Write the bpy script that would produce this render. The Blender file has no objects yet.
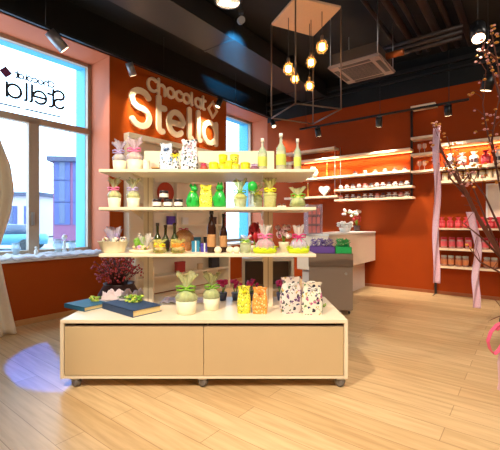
import bpy, bmesh, math, random
from mathutils import Matrix, Vector, noise
random.seed(7)
PI = math.pi
S = bpy.context.scene
COL = S.collection
F = 363.0; HY = 222.0; CH = 1.4            # focal length in px, horizon row, eye height
TH = math.radians(37.6)
UX, UY = math.sin(TH), math.cos(TH)         # along the sign wall
AL = math.radians(52.4); AR = math.radians(-37.6)
A0 = Vector((-2.98, 5.07, 0)); B0 = Vector((3.54, 7.19, 0))
ML = Matrix.Translation(A0) @ Matrix.Rotation(AL, 4, 'Z')   # x along sign wall, y out of the room
MR = Matrix.Translation(B0) @ Matrix.Rotation(AR, 4, 'Z')   # x along shelf wall, y out of the room
def sl(px, off=0.0):                        # distance along the sign wall seen at column px, off = metres outwards
    p = ML @ Vector((0, off, 0)); t = (px-250)/F
    return (t*p.y-p.x)/(UX-UY*t)
def tr(px, off=0.0):
    p = MR @ Vector((0, off, 0)); t = (px-250)/F
    return (t*p.y-p.x)/(UY+UX*t)
def hl(px, py, off=0.0):
    return CH+(HY-py)*(ML @ Vector((sl(px, off), off, 0))).y/F
def hr(px, py, off=0.0):
    return CH+(HY-py)*(MR @ Vector((tr(px, off), off, 0))).y/F
def X(px, d): return (px-250)/F*d

# ------------------------------------------------------------------ materials
def lin(c):
    return tuple(((v/255)/12.92 if v/255 <= .04045 else ((v/255+.055)/1.055)**2.4) for v in c)
MATS = {}
def mat(name, rgb, rough=.5, metal=0, noise_amt=.06, nscale=30, emit=0, trans=0, alpha=1, spec=.5, bump=0):
    if name in MATS: return MATS[name]
    m = bpy.data.materials.new(name); m.use_nodes = True
    nt = m.node_tree; b = nt.nodes['Principled BSDF']
    c = lin(rgb)
    b.inputs['Roughness'].default_value = rough; b.inputs['Metallic'].default_value = metal
    b.inputs['Specular IOR Level'].default_value = spec
    tc = nt.nodes.new('ShaderNodeTexCoord'); n = nt.nodes.new('ShaderNodeTexNoise')
    n.inputs['Scale'].default_value = nscale; n.inputs['Detail'].default_value = 3
    nt.links.new(tc.outputs['Object'], n.inputs['Vector'])
    mx = nt.nodes.new('ShaderNodeMix'); mx.data_type = 'RGBA'
    nt.links.new(n.outputs['Fac'], mx.inputs[0])
    mx.inputs[6].default_value = tuple(v*(1-noise_amt) for v in c)+(1,)
    mx.inputs[7].default_value = tuple(min(1, v*(1+noise_amt)) for v in c)+(1,)
    nt.links.new(mx.outputs[2], b.inputs['Base Color'])
    if emit:
        b.inputs['Emission Color'].default_value = c+(1,); b.inputs['Emission Strength'].default_value = emit
    if bump:
        bp = nt.nodes.new('ShaderNodeBump'); bp.inputs['Strength'].default_value = bump; bp.inputs['Distance'].default_value = .01
        nt.links.new(n.outputs['Fac'], bp.inputs['Height']); nt.links.new(bp.outputs['Normal'], b.inputs['Normal'])
    if trans: b.inputs['Transmission Weight'].default_value = trans
    if alpha < 1: b.inputs['Alpha'].default_value = alpha
    MATS[name] = m; return m
def clear(name, rgb, op=.3, rough=.1):       # film / glass: part transparent, part tinted gloss
    if name in MATS: return MATS[name]
    m = bpy.data.materials.new(name); m.use_nodes = True
    nt = m.node_tree; nt.nodes.clear()
    o = nt.nodes.new('ShaderNodeOutputMaterial'); mx = nt.nodes.new('ShaderNodeMixShader')
    t = nt.nodes.new('ShaderNodeBsdfTransparent'); p = nt.nodes.new('ShaderNodeBsdfPrincipled')
    c = lin(rgb)
    t.inputs[0].default_value = tuple(.5+.5*v for v in c)+(1,)
    p.inputs['Roughness'].default_value = rough
    n2 = nt.nodes.new('ShaderNodeTexNoise'); n2.inputs['Scale'].default_value = 55; n2.inputs['Detail'].default_value = 2
    rp = nt.nodes.new('ShaderNodeValToRGB'); rp.color_ramp.elements[0].position = .38; rp.color_ramp.elements[0].color = tuple(v*.8 for v in c)+(1,)
    rp.color_ramp.elements[1].position = .62; rp.color_ramp.elements[1].color = tuple(v*.6+.38 for v in c)+(1,)  # near-white noise patches paint sparkle into the film tint
    nt.links.new(n2.outputs['Fac'], rp.inputs[0]); nt.links.new(rp.outputs[0], p.inputs['Base Color'])
    n = nt.nodes.new('ShaderNodeTexNoise'); n.inputs['Scale'].default_value = 40
    mr = nt.nodes.new('ShaderNodeMapRange'); mr.inputs[3].default_value = op*.6; mr.inputs[4].default_value = min(1, op*1.4)
    nt.links.new(n.outputs['Fac'], mr.inputs[0]); nt.links.new(mr.outputs[0], mx.inputs[0])
    nt.links.new(t.outputs[0], mx.inputs[1]); nt.links.new(p.outputs[0], mx.inputs[2]); nt.links.new(mx.outputs[0], o.inputs[0])
    MATS[name] = m; return m
def spots(name, base, cols, scale=40, thr=.35):  # printed blossoms on a pale ground
    if name in MATS: return MATS[name]
    m = bpy.data.materials.new(name); m.use_nodes = True
    nt = m.node_tree; b = nt.nodes['Principled BSDF']; b.inputs['Roughness'].default_value = .6
    tc = nt.nodes.new('ShaderNodeTexCoord'); v = nt.nodes.new('ShaderNodeTexVoronoi'); v.inputs['Scale'].default_value = scale
    nz = nt.nodes.new('ShaderNodeTexNoise'); nz.inputs['Scale'].default_value = scale*1.6; nt.links.new(tc.outputs['Object'], nz.inputs['Vector'])
    va = nt.nodes.new('ShaderNodeVectorMath'); va.operation = 'MULTIPLY_ADD'; va.inputs[1].default_value = (1.1/scale,)*3
    nt.links.new(nz.outputs['Color'], va.inputs[0]); nt.links.new(tc.outputs['Object'], va.inputs[2]); nt.links.new(va.outputs[0], v.inputs['Vector'])
    sp = nt.nodes.new('ShaderNodeSeparateColor'); nt.links.new(v.outputs['Color'], sp.inputs[0])
    r = nt.nodes.new('ShaderNodeValToRGB'); r.color_ramp.interpolation = 'CONSTANT'
    e = r.color_ramp.elements; k = len(cols)
    e[0].position = 0; e[0].color = lin(cols[0])+(1,)
    e[1].position = 1/k; e[1].color = lin(cols[1])+(1,)
    for i in range(2, k):
        q = e.new(i/k); q.color = lin(cols[i])+(1,)
    nt.links.new(sp.outputs[0], r.inputs[0])
    lt = nt.nodes.new('ShaderNodeMath'); lt.operation = 'LESS_THAN'; lt.inputs[1].default_value = thr
    nt.links.new(v.outputs['Distance'], lt.inputs[0])
    mx = nt.nodes.new('ShaderNodeMix'); mx.data_type = 'RGBA'; mx.inputs[6].default_value = lin(base)+(1,)
    nt.links.new(lt.outputs[0], mx.inputs[0]); nt.links.new(r.outputs[0], mx.inputs[7]); nt.links.new(mx.outputs[2], b.inputs['Base Color'])
    MATS[name] = m; return m
def planks():
    m = bpy.data.materials.new('oak_planks'); m.use_nodes = True
    nt = m.node_tree; b = nt.nodes['Principled BSDF']
    tc = nt.nodes.new('ShaderNodeTexCoord'); mp = nt.nodes.new('ShaderNodeMapping')
    mp.inputs['Rotation'].default_value = (0, 0, -AR)
    nt.links.new(tc.outputs['Object'], mp.inputs[0])
    br = nt.nodes.new('ShaderNodeTexBrick'); br.inputs['Scale'].default_value = 1
    br.inputs['Brick Width'].default_value = 1.9; br.inputs['Row Height'].default_value = .19
    br.inputs['Mortar Size'].default_value = .0025; br.offset = .37
    br.inputs['Color1'].default_value = lin((204, 170, 124))+(1,); br.inputs['Color2'].default_value = lin((220, 190, 146))+(1,)
    br.inputs['Mortar'].default_value = lin((168, 130, 90))+(1,)
    nt.links.new(mp.outputs[0], br.inputs['Vector'])
    m2 = nt.nodes.new('ShaderNodeMapping'); m2.inputs['Scale'].default_value = (1.3, 16, 1); nt.links.new(mp.outputs[0], m2.inputs[0])
    n = nt.nodes.new('ShaderNodeTexNoise'); n.inputs['Scale'].default_value = 1.6; n.inputs['Detail'].default_value = 6; nt.links.new(m2.outputs[0], n.inputs['Vector'])
    rp = nt.nodes.new('ShaderNodeValToRGB'); rp.color_ramp.elements[0].position = .3; rp.color_ramp.elements[0].color = (.6, .5, .4, 1); rp.color_ramp.elements[1].position = .62; rp.color_ramp.elements[1].color = (1, 1, 1, 1)
    nt.links.new(n.outputs['Fac'], rp.inputs[0])
    mx = nt.nodes.new('ShaderNodeMix'); mx.data_type = 'RGBA'; mx.blend_type = 'MULTIPLY'; mx.inputs[0].default_value = .55
    nt.links.new(br.outputs['Color'], mx.inputs[6]); nt.links.new(rp.outputs[0], mx.inputs[7]); nt.links.new(mx.outputs[2], b.inputs['Base Color'])
    b.inputs['Roughness'].default_value = .38
    return m
RED = mat('red_orange_paint', (170, 74, 16), .6, noise_amt=.07, nscale=3, spec=.12)
RED2 = mat('deep_red_paint', (158, 62, 14), .6, noise_amt=.07, nscale=3, spec=.12)
REVEAL = mat('daylit_red_paint', (196, 106, 70), .6, nscale=3, spec=.2)  # red wall paint made pinker and lighter to hold the window daylight
BLACK = mat('black_ceiling_paint', (15, 16, 17), .75)
METALB = mat('black_metal', (22, 22, 24), .35)
DARKG = mat('dark_grey_duct', (50, 48, 49), .4, .3)
PIPE = mat('brown_pipe', (56, 44, 42), .45)
BEI0 = mat('slot_beige', (176, 150, 116), .6)
CREAM = mat('cream_laminate', (238, 222, 196), .4, noise_amt=.02)
DRAW = mat('beige_laminate', (204, 178, 138), .45, noise_amt=.03, nscale=6)
WHITE = mat('white_paint', (238, 236, 232), .45, noise_amt=.02)
WOODF = mat('light_wood_frame', (196, 156, 112), .5, noise_amt=.1, nscale=14)
LETTER = mat('cream_letter', (250, 226, 190), .5, noise_amt=.02)
STEEL = mat('brushed_steel', (190, 190, 192), .3, .9)
TAUPE = mat('taupe_laminate', (170, 150, 134), .5, noise_amt=.02)
TAUPED = mat('dark_taupe_laminate', (128, 106, 88), .5, noise_amt=.02)
PANE = clear('window_glass', (205, 235, 250), .05, .02)
CELLO = clear('cellophane', (244, 240, 236), .38, .12)
LENS = mat('lamp_lens', (255, 226, 180), .3, emit=6)
GOLDB = mat('warm_bulb', (255, 200, 110), .2, emit=30)
PINKR = clear('pink_ribbon_gauze', (246, 196, 220), .8, .5)

# ------------------------------------------------------------------ geometry helpers
class MB:
    def __init__(s): s.bm = bmesh.new()
    def box(s, c, d, rz=0, bevel=0, M=None):
        r = bmesh.ops.create_cube(s.bm, size=1)
        mm = Matrix.Translation(c) @ Matrix.Rotation(rz, 4, 'Z') @ (M or Matrix()) @ Matrix.Diagonal((d[0], d[1], d[2], 1))
        bmesh.ops.transform(s.bm, matrix=mm, verts=r['verts'])
        if bevel:
            es = list({e for v in r['verts'] for e in v.link_edges})
            bmesh.ops.bevel(s.bm, geom=es, offset=bevel, segments=2, affect='EDGES')
        return s
    def bx(s, a, b, bevel=0):
        return s.box(((a[0]+b[0])/2, (a[1]+b[1])/2, (a[2]+b[2])/2), (abs(b[0]-a[0]), abs(b[1]-a[1]), abs(b[2]-a[2])), bevel=bevel)
    def lathe(s, prof, c=(0, 0, 0), n=20, pleat=0, k=8, M=None, sx=1, sy=1):
        rings = []
        M = M or Matrix()
        for (r, z) in prof:
            ring = []
            for i in range(n):
                a = 2*PI*i/n; q = r*(1+pleat*math.cos(k*a))
                ring.append(s.bm.verts.new(M @ Vector((c[0]+q*math.cos(a)*sx, c[1]+q*math.sin(a)*sy, c[2]+z))))
            rings.append(ring)
        for a, b in zip(rings, rings[1:]):
            for i in range(n):
                f = s.bm.faces.new((a[i], a[(i+1) % n], b[(i+1) % n], b[i])); f.smooth = True
        if prof[0][0] > 1e-5: s.bm.faces.new(rings[0][::-1])
        if prof[-1][0] > 1e-5: s.bm.faces.new(rings[-1])
        return s
    def cyl(s, p, q, r, n=14, r2=None):
        p, q = Vector(p), Vector(q); d = q-p
        M = Matrix.Translation(p) @ d.to_track_quat('Z', 'Y').to_matrix().to_4x4()
        return s.lathe([(r, 0), (r2 if r2 is not None else r, d.length)], n=n, M=M)
    def ball(s, c, r, sc=(1, 1, 1), seg=14, M=None):
        q = bmesh.ops.create_uvsphere(s.bm, u_segments=seg, v_segments=max(6, seg*2//3), radius=r)
        bmesh.ops.transform(s.bm, matrix=Matrix.Translation(c) @ (M or Matrix()) @ Matrix.Diagonal((*sc, 1)), verts=q['verts'])
        for v in q['verts']:
            for f in v.link_faces: f.smooth = True
        return s
    def tube(s, pts, r, n=8, r2=None):
        pts = [Vector(p) for p in pts]; rings = []; m = len(pts)
        for i, p in enumerate(pts):
            d = (pts[min(i+1, m-1)]-pts[max(i-1, 0)]).normalized()
            up = Vector((0, 0, 1)) if abs(d.z) < .95 else Vector((1, 0, 0))
            a = d.cross(up).normalized(); b = a.cross(d)
            rr = r if r2 is None else r+(r2-r)*i/(m-1)
            rings.append([s.bm.verts.new(p+a*math.cos(2*PI*j/n)*rr+b*math.sin(2*PI*j/n)*rr) for j in range(n)])
        for a, b in zip(rings, rings[1:]):
            for j in range(n):
                f = s.bm.faces.new((a[j], a[(j+1) % n], b[(j+1) % n], b[j])); f.smooth = True
        s.bm.faces.new(rings[0][::-1]); s.bm.faces.new(rings[-1])
        return s
    def stroke(s, pts, w, d, closed=False):   # letter stroke in the xz plane, front face at y=0, thickness d towards -y
        P = [Vector((p[0], p[1])) for p in pts]; n = len(P); L = []; R = []
        for i in range(n):
            if closed: t = P[(i+1) % n]-P[i-1]
            else: t = P[min(i+1, n-1)]-P[max(i-1, 0)]
            t.normalize(); nn = Vector((-t.y, t.x))
            L.append(P[i]+nn*w/2); R.append(P[i]-nn*w/2)
        loop_pairs = list(range(n))
        def V(p, y): return s.bm.verts.new((p.x, y, p.y))
        lf = [V(p, -d) for p in L]; rf = [V(p, -d) for p in R]; lb = [V(p, 0) for p in L]; rb = [V(p, 0) for p in R]
        rng = range(n) if closed else range(n-1)
        for i in rng:
            j = (i+1) % n
            for q in ((lf[i], lf[j], rf[j], rf[i]), (lb[i], rb[i], rb[j], lb[j]), (lf[i], lb[i], lb[j], lf[j]), (rf[i], rf[j], rb[j], rb[i])): s.bm.faces.new(q)
        if not closed:
            for i, sg in ((0, -1), (n-1, 1)):
                t = (P[1]-P[0] if i == 0 else P[-1]-P[-2]).normalized()*sg; nn = Vector((-t.y, t.x))
                fr = []; bk = []
                for k in range(9):
                    a = -PI/2+PI*k/8
                    p = P[i]+t*math.cos(a)*w/2+nn*math.sin(a)*w/2
                    fr.append(V(p, -d)); bk.append(V(p, 0))
                s.bm.faces.new(fr); s.bm.faces.new(bk[::-1])
                for k in range(8): s.bm.faces.new((fr[k], bk[k], bk[k+1], fr[k+1]))
        return s
    def sheet(s, f, nu, nv):
        g = [[s.bm.verts.new(f(i/nu, j/nv)) for j in range(nv+1)] for i in range(nu+1)]
        for i in range(nu):
            for j in range(nv):
                q = s.bm.faces.new((g[i][j], g[i+1][j], g[i+1][j+1], g[i][j+1])); q.smooth = True
        return s
    def build(s, name, m, parent=None, M=None, thick=0):
        bmesh.ops.recalc_face_normals(s.bm, faces=s.bm.faces[:])
        me = bpy.data.meshes.new(name); s.bm.to_mesh(me); s.bm.free()
        me.materials.append(m)
        o = bpy.data.objects.new(name, me); COL.objects.link(o)
        if M is not None: o.matrix_world = M
        if parent: o.parent = parent
        if thick:
            md = o.modifiers.new('thickness', 'SOLIDIFY'); md.thickness = thick
        return o
def tag(o, label, cat, group=None):
    o['label'] = label; o['category'] = cat
    if group: o['group'] = group
    return o
def thing(name, label, cat, loc, rz=0, group=None):
    o = bpy.data.objects.new(name, None); COL.objects.link(o); o.empty_display_size = .05
    o.location = loc; o.rotation_euler = (0, 0, rz)
    return tag(o, label, cat, group)
def struct(o):
    o['kind'] = 'structure'; return o
def dup(root, loc, rz, label):
    r = root.copy(); COL.objects.link(r); r.location = loc; r.rotation_euler = (0, 0, rz); r['label'] = label
    for ch in list(root.children):
        c = ch.copy(); COL.objects.link(c); c.parent = r
        for g in list(ch.children):
            d = g.copy(); COL.objects.link(d); d.parent = c
    return r
ORD = ['first', 'second', 'third', 'fourth', 'fifth', 'sixth', 'seventh', 'eighth', 'ninth', 'tenth', 'eleventh', 'twelfth', 'thirteenth', 'fourteenth']

# ------------------------------------------------------------------ room shell
CEIL = 4.7; SOF = 4.13; SILL = .9; TOPR = 4.0
sCor = 5.66; tCor = -3.87; W1a, W1b = -1.75, sl(110); W2a, W2b = sl(226), sl(269)-.0; DW = .62
SBK, TFAR = -4.6, 6.0
m = MB().bx((SBK-.2+0, -10.2, -.1), (sCor+.2, .9, 0)); fl = struct(m.build('floor', planks(), M=ML))
# the floor mesh is laid in the sign wall frame: turn its planks accordingly
fl.data.materials[0].node_tree.nodes['Mapping'].inputs['Rotation'].default_value = (0, 0, PI/2)
struct(MB().bx((SBK-.2, -10.2, CEIL), (sCor+.2, .9, CEIL+.1)).build('ceiling', BLACK, M=ML))
w = MB()
w.bx((SBK-.2, 0, 0), (W1a, DW+.1, SOF))
w.bx((W1a, 0, 0), (W1b, DW+.1, SILL-.04))
w.bx((W1b, 0, 0), (W2a, DW+.1, SOF))
w.bx((W2a, 0, 0), (W2b, DW+.1, SILL-.04))
w.bx((W2b, 0, 0), (sCor+.2, DW+.1, SOF))
wl = struct(w.build('wall_left', RED, M=ML))
struct(MB().bx((SBK-.2, 0, SOF), (sCor+.2, DW+.1, CEIL)).build('wall_left_upper', BLACK, M=ML))
# soffit and reveal linings of the two window niches
for i, (a, b) in enumerate(((W1a, W1b), (W2a, W2b))):
    q = MB().bx((a, .0, SOF-.012), (b, DW, SOF-.001)).bx((b-.012, 0, SILL-.03), (b-.001, DW, SOF-.012)).bx((a+.001, 0, SILL-.03), (a+.012, DW, SOF-.012))
    struct(q.build('trim_%d' % (i+1), REVEAL, M=ML))
struct(MB().bx((tCor-.02, 0, 0), (TFAR+.2, .3, TOPR)).build('wall_right', RED2, M=MR))
struct(MB().bx((tCor-.02, 0, TOPR), (TFAR+.2, .3, CEIL)).build('wall_right_upper', BLACK, M=MR))
struct(MB().bx((tCor, -.1, 4.42), (TFAR, 0, 4.5)).bx((tCor, -.05, 4.3), (TFAR, 0, 4.34)).build('trim_5', DARKG, M=MR))
struct(MB().bx((SBK-.2, -10.2, 0), (SBK, 0, CEIL)).build('wall_front', mat('plain_wall', (214, 190, 160), .7), M=ML))
struct(MB().bx((SBK, -10.2, 0), (sCor+.2, -9.87, CEIL)).build('wall_far_side', mat('plain_wall', (214, 190, 160), .7), M=ML))
BB = mat('baseboard_wood', (206, 150, 92), .45)
struct(MB().bx((SBK, -.018, 0), (sCor-.02, 0, .075)).build('baseboard_left', BB, M=ML))
struct(MB().bx((tCor+.02, -.018, 0), (TFAR, 0, .06)).build('baseboard_right', mat('baseboard_brown', (150, 84, 46), .45), M=MR))
# windows -------------------------------------------------------------------
def window(idx, a, b, frames, bars_h, bars_s, blind):
    fr = MB(); y0, y1 = DW-.06, DW+.02
    fr.bx((a+.012, y0, SILL), (a+.075, y1, SOF-.012)); fr.bx((b-.075, y0, SILL), (b-.012, y1, SOF-.012))
    fr.bx((a+.012, y0, SILL), (b-.012, y1, SILL+.07)); fr.bx((a+.012, y0, SOF-.07), (b-.012, y1, SOF-.012))
    for h in bars_h: fr.bx((a+.05, y0-.02, h-.05), (b-.05, y1, h+.05))
    for (s0, s1) in bars_s: fr.bx((s0, y0-.02, SILL), (s1, y1, bars_h[0] if bars_h else SOF-.02))
    f = struct(fr.build('window_%d' % idx, frames, M=ML))
    p = MB().bx((a+.05, DW-.025, SILL+.03), (b-.05, DW-.019, SOF-.03)).build('window_pane', PANE, parent=f)
    return f
H1 = hl(60, 127, DW)
WDK = mat('grey_wood_frame', (168, 140, 116), .5, noise_amt=.08)
f1 = window(1, W1a, W1b, WDK, [H1], [(sl(28, DW-.05), sl(38.5, DW-.05))], None)
MB().bx((sl(31.5, DW-.08), DW-.115, 1.35), (sl(34, DW-.08), DW-.078, 1.55)).build('window_handle', STEEL, parent=f1)
f2 = window(2, W2a, W2b, WDK, [hl(240, 175, DW)], [], None)
# blue outer reveals of both windows and drip edge
BLUER = mat('blue_reveal', (70, 160, 190), .6)
for i, (a, b) in enumerate(((W1a, W1b), (W2a, W2b))):
    o = MB().bx((b-.08, DW+.03, SILL), (b+.1, DW+.34, SOF)).bx((a-.1, DW+.03, SOF-.07), (b+.1, DW+.22, SOF+.05)).bx((a-.1, DW+.03, SILL-.1), (b+.1, DW+.34, SILL))
    struct(o.build('trim_%d' % (i+3), BLUER, M=ML))
SILLM = MB().bx((W1a, -.06, SILL-.04), (W1b, DW-.06, SILL), bevel=.006)
struct(SILLM.build('trim_6', WHITE, M=ML))
struct(MB().bx((W2a, -.0, SILL-.04), (W2b, DW-.06, SILL)).build('trim_7', WHITE, M=ML))

# ------------------------------------------------------------------ lettering
def arc(cx, cy, r, a0, a1, n=22, ry=None):
    return [(cx+r*math.cos(math.radians(a0+(a1-a0)*i/n)), cy+(ry or r)*math.sin(math.radians(a0+(a1-a0)*i/n))) for i in range(n+1)]
def glyph(ch):
    if ch == 'S': return [(arc(.40, 1.0, .37, 25, 270, 22, .32)+arc(.40, .35, .37, 90, -155, 22, .33)[1:], 0)], .80
    if ch == 'C': return [(arc(.62, .62, .58, 48, 312, 30), 0)], 1.1
    if ch == 't': return [([(0.05, 1.3), (.05, .2)]+arc(.25, .2, .2, 180, 285, 10), 0), ([(.05, .92), (.42, .92)], 0)], .5
    if ch == 'e': return [([(.04, .47), (.94, .47)]+arc(.5, .47, .45, 0, 312, 34)[1:], 0)], 1.02
    if ch == 'l': return [([(.05, 1.22), (.05, .14)]+arc(.17, .14, .12, 180, 265, 8), 0)], .34
    if ch == 'a': return [(arc(.5, .47, .45, 0, 360, 36)[:-1], 1), ([(.95, .94), (.95, 0.02)], 0)], 1.08
    if ch == 'o': return [(arc(.5, .47, .45, 0, 360, 36)[:-1], 1)], 1.02
    if ch == 'c': return [(arc(.5, .47, .45, 45, 315, 26), 0)], .88
    if ch == 'h': return [([(.05, 1.35), (.05, 0)], 0), ([(.05, .4)]+arc(.45, .5, .4, 180, 0, 16)[1:]+[(.85, 0)], 0)], .95
def letter_bm(ch, sx, sz, w, d, mir=1):
    q = MB()
    for i, (pts, cl) in enumerate(glyph(ch)[0]):
        q.stroke([(p[0]*sx*mir, p[1]*sz) for p in pts], w, d+.0006*i, bool(cl))
    return q
sg = thing('shop_sign', 'large cream raised lettering with diamond mark on the orange wall', 'sign', ML @ Vector((0, 0, 0)), AL)
for ch, p0, p1 in (('S', 128, 151), ('t', 155.5, 166), ('e', 165.5, 184.5), ('l', 186.5, 194), ('l', 195.5, 203.5), ('a', 200.5, 217)):
    a, b = sl(p0), sl(p1); wd = b-a
    gw = {'S': .74, 't': .37, 'e': .9, 'l': .22, 'a': .9}[ch]
    o = letter_bm(ch, (wd-.11)/gw if ch != 'l' else .5, .475, .105, .04).build('letter', LETTER, parent=sg); o.location = (a+.03, -.002, 3.085)
    o.location.x = a+.055-{'S': .03, 't': .05, 'e': .04, 'l': .05, 'a': .05}[ch]*((wd-.11)/gw if ch != 'l' else .5)
cur = sl(147)
for ch in 'Chocolat':
    g = glyph(ch)[1]; sc = 1.47/7.9
    o = letter_bm(ch, sc, .195, .052, .035).build('letter', LETTER, parent=sg); o.location = (cur, -.002, 3.775)
    cur += (g+(.2 if ch == 'l' else .14))*sc
dm = MB().stroke([(-.13, 0), (0, .17), (.13, 0), (0, -.17)], .06, .035, True).build('diamond_mark', LETTER, parent=sg)
dm.location = (sl(212), -.002, hl(212, 110))
# the same words on the outside of the big pane, seen from behind
TEAL = mat('dark_teal_vinyl', (30, 44, 56), .6)
ws = thing('window_lettering', 'dark vinyl shop name on the upper window pane, reversed from inside', 'sign', ML @ Vector((0, DW, 0)), AL)
cur = sl(63.5, DW); sc = (sl(63.5, DW)-sl(-6, DW))/4.7
for ch in 'Stella':
    o = letter_bm(ch, sc, .215, .036, .004, -1).build('letter', TEAL, parent=ws); o.location = (cur, -.027, hl(60, 109.5, DW)); cur -= (glyph(ch)[1]+.05)*sc*.93
cur = sl(53.5, DW); sc = (sl(53.5, DW)-sl(13, DW))/7.6
for ch in 'Chocolat':
    o = letter_bm(ch, sc, .075, .02, .004, -1).build('letter', TEAL, parent=ws); o.location = (cur, -.027, hl(53, 88.5, DW)); cur -= (glyph(ch)[1]+.08)*sc
d = MB().box((0, 0, 0), (.12, .004, .12), M=Matrix.Rotation(PI/4, 4, 'Y')).build('diamond_mark', mat('plum_vinyl', (92, 22, 70), .5), parent=ws)
d.location = (sl(5, DW), -.028, hl(5, 72.5, DW))
for (p, q, y) in ((24, 60, 118), (-10, 20, 109)):
    q_ = MB().bx((sl(p, DW), -.031, 0), (sl(q, DW), -.027, .022)).build('underline', TEAL, parent=ws); q_.location = (0, 0, hl(q, y, DW))

# ------------------------------------------------------------------ street outside
BPINK = mat('mauve_render', (128, 74, 104), .8); SHUT = mat('blue_shutter', (70, 78, 126), .7)
def house(name, label, c, w, d, h, rz, wallm, rows, cols, chim=True):
    t = thing(name, label, 'building', (c[0], c[1], 0), rz)
    MB().bx((-w/2, 0, 0), (w/2, d, h)).build('facade', wallm, parent=t)
    MB().bx((-w/2-.3, -.4, h), (w/2+.3, d+.3, h+.35)).build('roof', mat('slate_roof', (70, 70, 92), .8), parent=t)
    if chim: MB().bx((w*.18, 1, h+.35), (w*.18+1.0, 2, h+1.6)).build('chimney', wallm, parent=t)
    for r in range(rows):
        for k in range(cols):
            x = -w/2+(k+.5)*w/cols; z = 1.2+r*(h-1)/rows
            f = MB().bx((x-.55, -.06, z), (x+.55, .02, z+1.7)).build('window', SHUT, parent=t)
            MB().bx((x-.2, -.08, z+.1), (x+.2, -.05, z+1.6)).build('pane', mat('dark_pane', (70, 80, 110), .2), parent=f)
Zb = 27
house('town_house', 'mauve town house with blue windows seen through the right pane', (X(69, Zb)+.2, Zb), 2.6, 6, 1.4+(222-162)*Zb/F, math.radians(8), BPINK, 3, 2)
Zb = 34
house('town_house', 'pale washed-out building seen through the left window pane', (X(2, Zb), Zb), 7, 6, 1.4+(222-196)*Zb/F, 0, mat('pale_render', (190, 176, 182), .8), 1, 4, False)
struct(MB().bx((-60, 8, -.25), (30, 90, -.12)).build('street_ground', mat('asphalt', (150, 152, 165), .9)))
t = thing('parked_car', 'small teal car parked across the street outside', 'car', (X(9, 20), 20, -.12), .1)
MB().lathe([(0, .28), (2.0, .3), (2.05, .7), (1.9, .85), (0, .9)], n=24, sy=.42).build('body', mat('teal_car_paint', (70, 130, 150), .3), parent=t)
MB().lathe([(1.15, .85), (.85, 1.35), (0, 1.42)], n=20, sy=.6).build('cabin', mat('car_glass', (60, 70, 90), .1), parent=t)
for x in (-1.2, 1.2):
    for y in (-.72, .72): MB().cyl((x, y-.09, .3), (x, y+.09, .3), .3).build('wheel', METALB, parent=t)

# ------------------------------------------------------------------ curtain and tulle
KE = [(4.05, -.80), (3.2, -.70), (2.6, -.60), (2.37, -.54), (2.1, -.44), (1.8, -.40), (1.5, -.44), (1.17, -.53), (1.02, -.57), (.92, -.54), (.6, -.49), (.29, -.43), (.0, -.37)]
def edge(h):
    for (h1, s1), (h0, s0) in zip(KE, KE[1:]):
        if h >= h0: return s0+(s1-s0)*(h-h0)/(h1-h0)
    return KE[-1][1]
def cur_f(u, v):
    h = 4.05*(1-v)+.004; r = edge(h); gather = math.exp(-((h-1.02)/.28)**2)
    l = -1.45+gather*.35
    s_ = l+(r-l)*u
    return Vector((s_, -.34+.035*math.sin(u*44)*(1-.4*gather)+.03*gather, h))
ct = thing('curtain', 'long cream curtain tied back at the left edge of the window', 'curtain', ML @ Vector((0, 0, 0)), AL)
MB().sheet(cur_f, 90, 50).build('drape', mat('cream_curtain', (248, 236, 214), .85), parent=ct, thick=.004)
MB().lathe([(.27, -.03), (.285, 0), (.27, .03)], c=(-.84, -.31, 1.02), n=28, sy=.2).build('tieback', CREAM, parent=ct)
MB().cyl((-1.7, -.34, 4.07), (-.6, -.34, 4.07), .018).build('curtain_rod', METALB, parent=ct)
TULLE = clear('white_tulle', (240, 240, 250), .75, .7)
def tul(u, v):
    s_ = -1.0+u*(W1b+.95+.02); y = -.07+v*.42
    h = SILL+.012+.06*abs(noise.noise(Vector((s_*6, y*9, 1))))+.03*abs(noise.noise(Vector((s_*17, y*20, 4))))
    if v < .12: h -= (.12-v)*.35
    return Vector((s_, y, h))
tl = MB().sheet(tul, 110, 18).build('tulle_cloth', TULLE, M=ML, thick=.003)
tag(tl, 'crumpled white tulle laid along the window sill', 'cloth')
def ornament(px, hh, w, nm, label, mt, kind, off=.3):
    t = thing(nm, label, 'ornament', ML @ Vector((sl(px, off), off, SILL)), AL)
    if kind == 'vase':
        MB().lathe([(w*.5, 0), (w*.55, .02), (w*.3, hh*.3), (w*.55, hh*.6), (w*.35, hh*.85), (w*.45, hh)], n=18).build('vase_body', mt, parent=t)
        MB().lathe([(w*.55, 0), (w*.55, .012)], n=18).build('vase_foot', STEEL, parent=t)
    else:
        MB().lathe([(0, 0), (w, 0), (w, .02), (w*.5, hh*.25), (w*.6, hh*.5), (w*.25, hh*.72), (0, hh*.75)], n=16).build('figure_body', mt, parent=t)
        MB().ball((0, 0, hh*.86), hh*.14).build('figure_head', mt, parent=t)
ornament(58, .24, .14, 'glass_vase', 'clear waisted glass vase on the sill in front of the right pane', clear('clear_glass', (214, 236, 246), .4, .05), 'vase', .32)
ornament(72, .20, .12, 'glass_vase', 'shorter glass vase on the sill near the right window jamb', clear('clear_glass', (214, 236, 246), .4, .05), 'vase', .38)
ornament(36, .14, .05, 'figurine', 'small white figurine on the sill below the window mullion', WHITE, 'fig', .3)
ornament(64.5, .30, .04, 'figurine', 'tall slim white figurine standing between the two glass vases', WHITE, 'fig', .45)
ornament(16, .2, .12, 'glass_vase', 'pale glass vase on the sill below the left pane', clear('clear_glass', (214, 236, 246), .4, .05), 'vase', .4)

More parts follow.
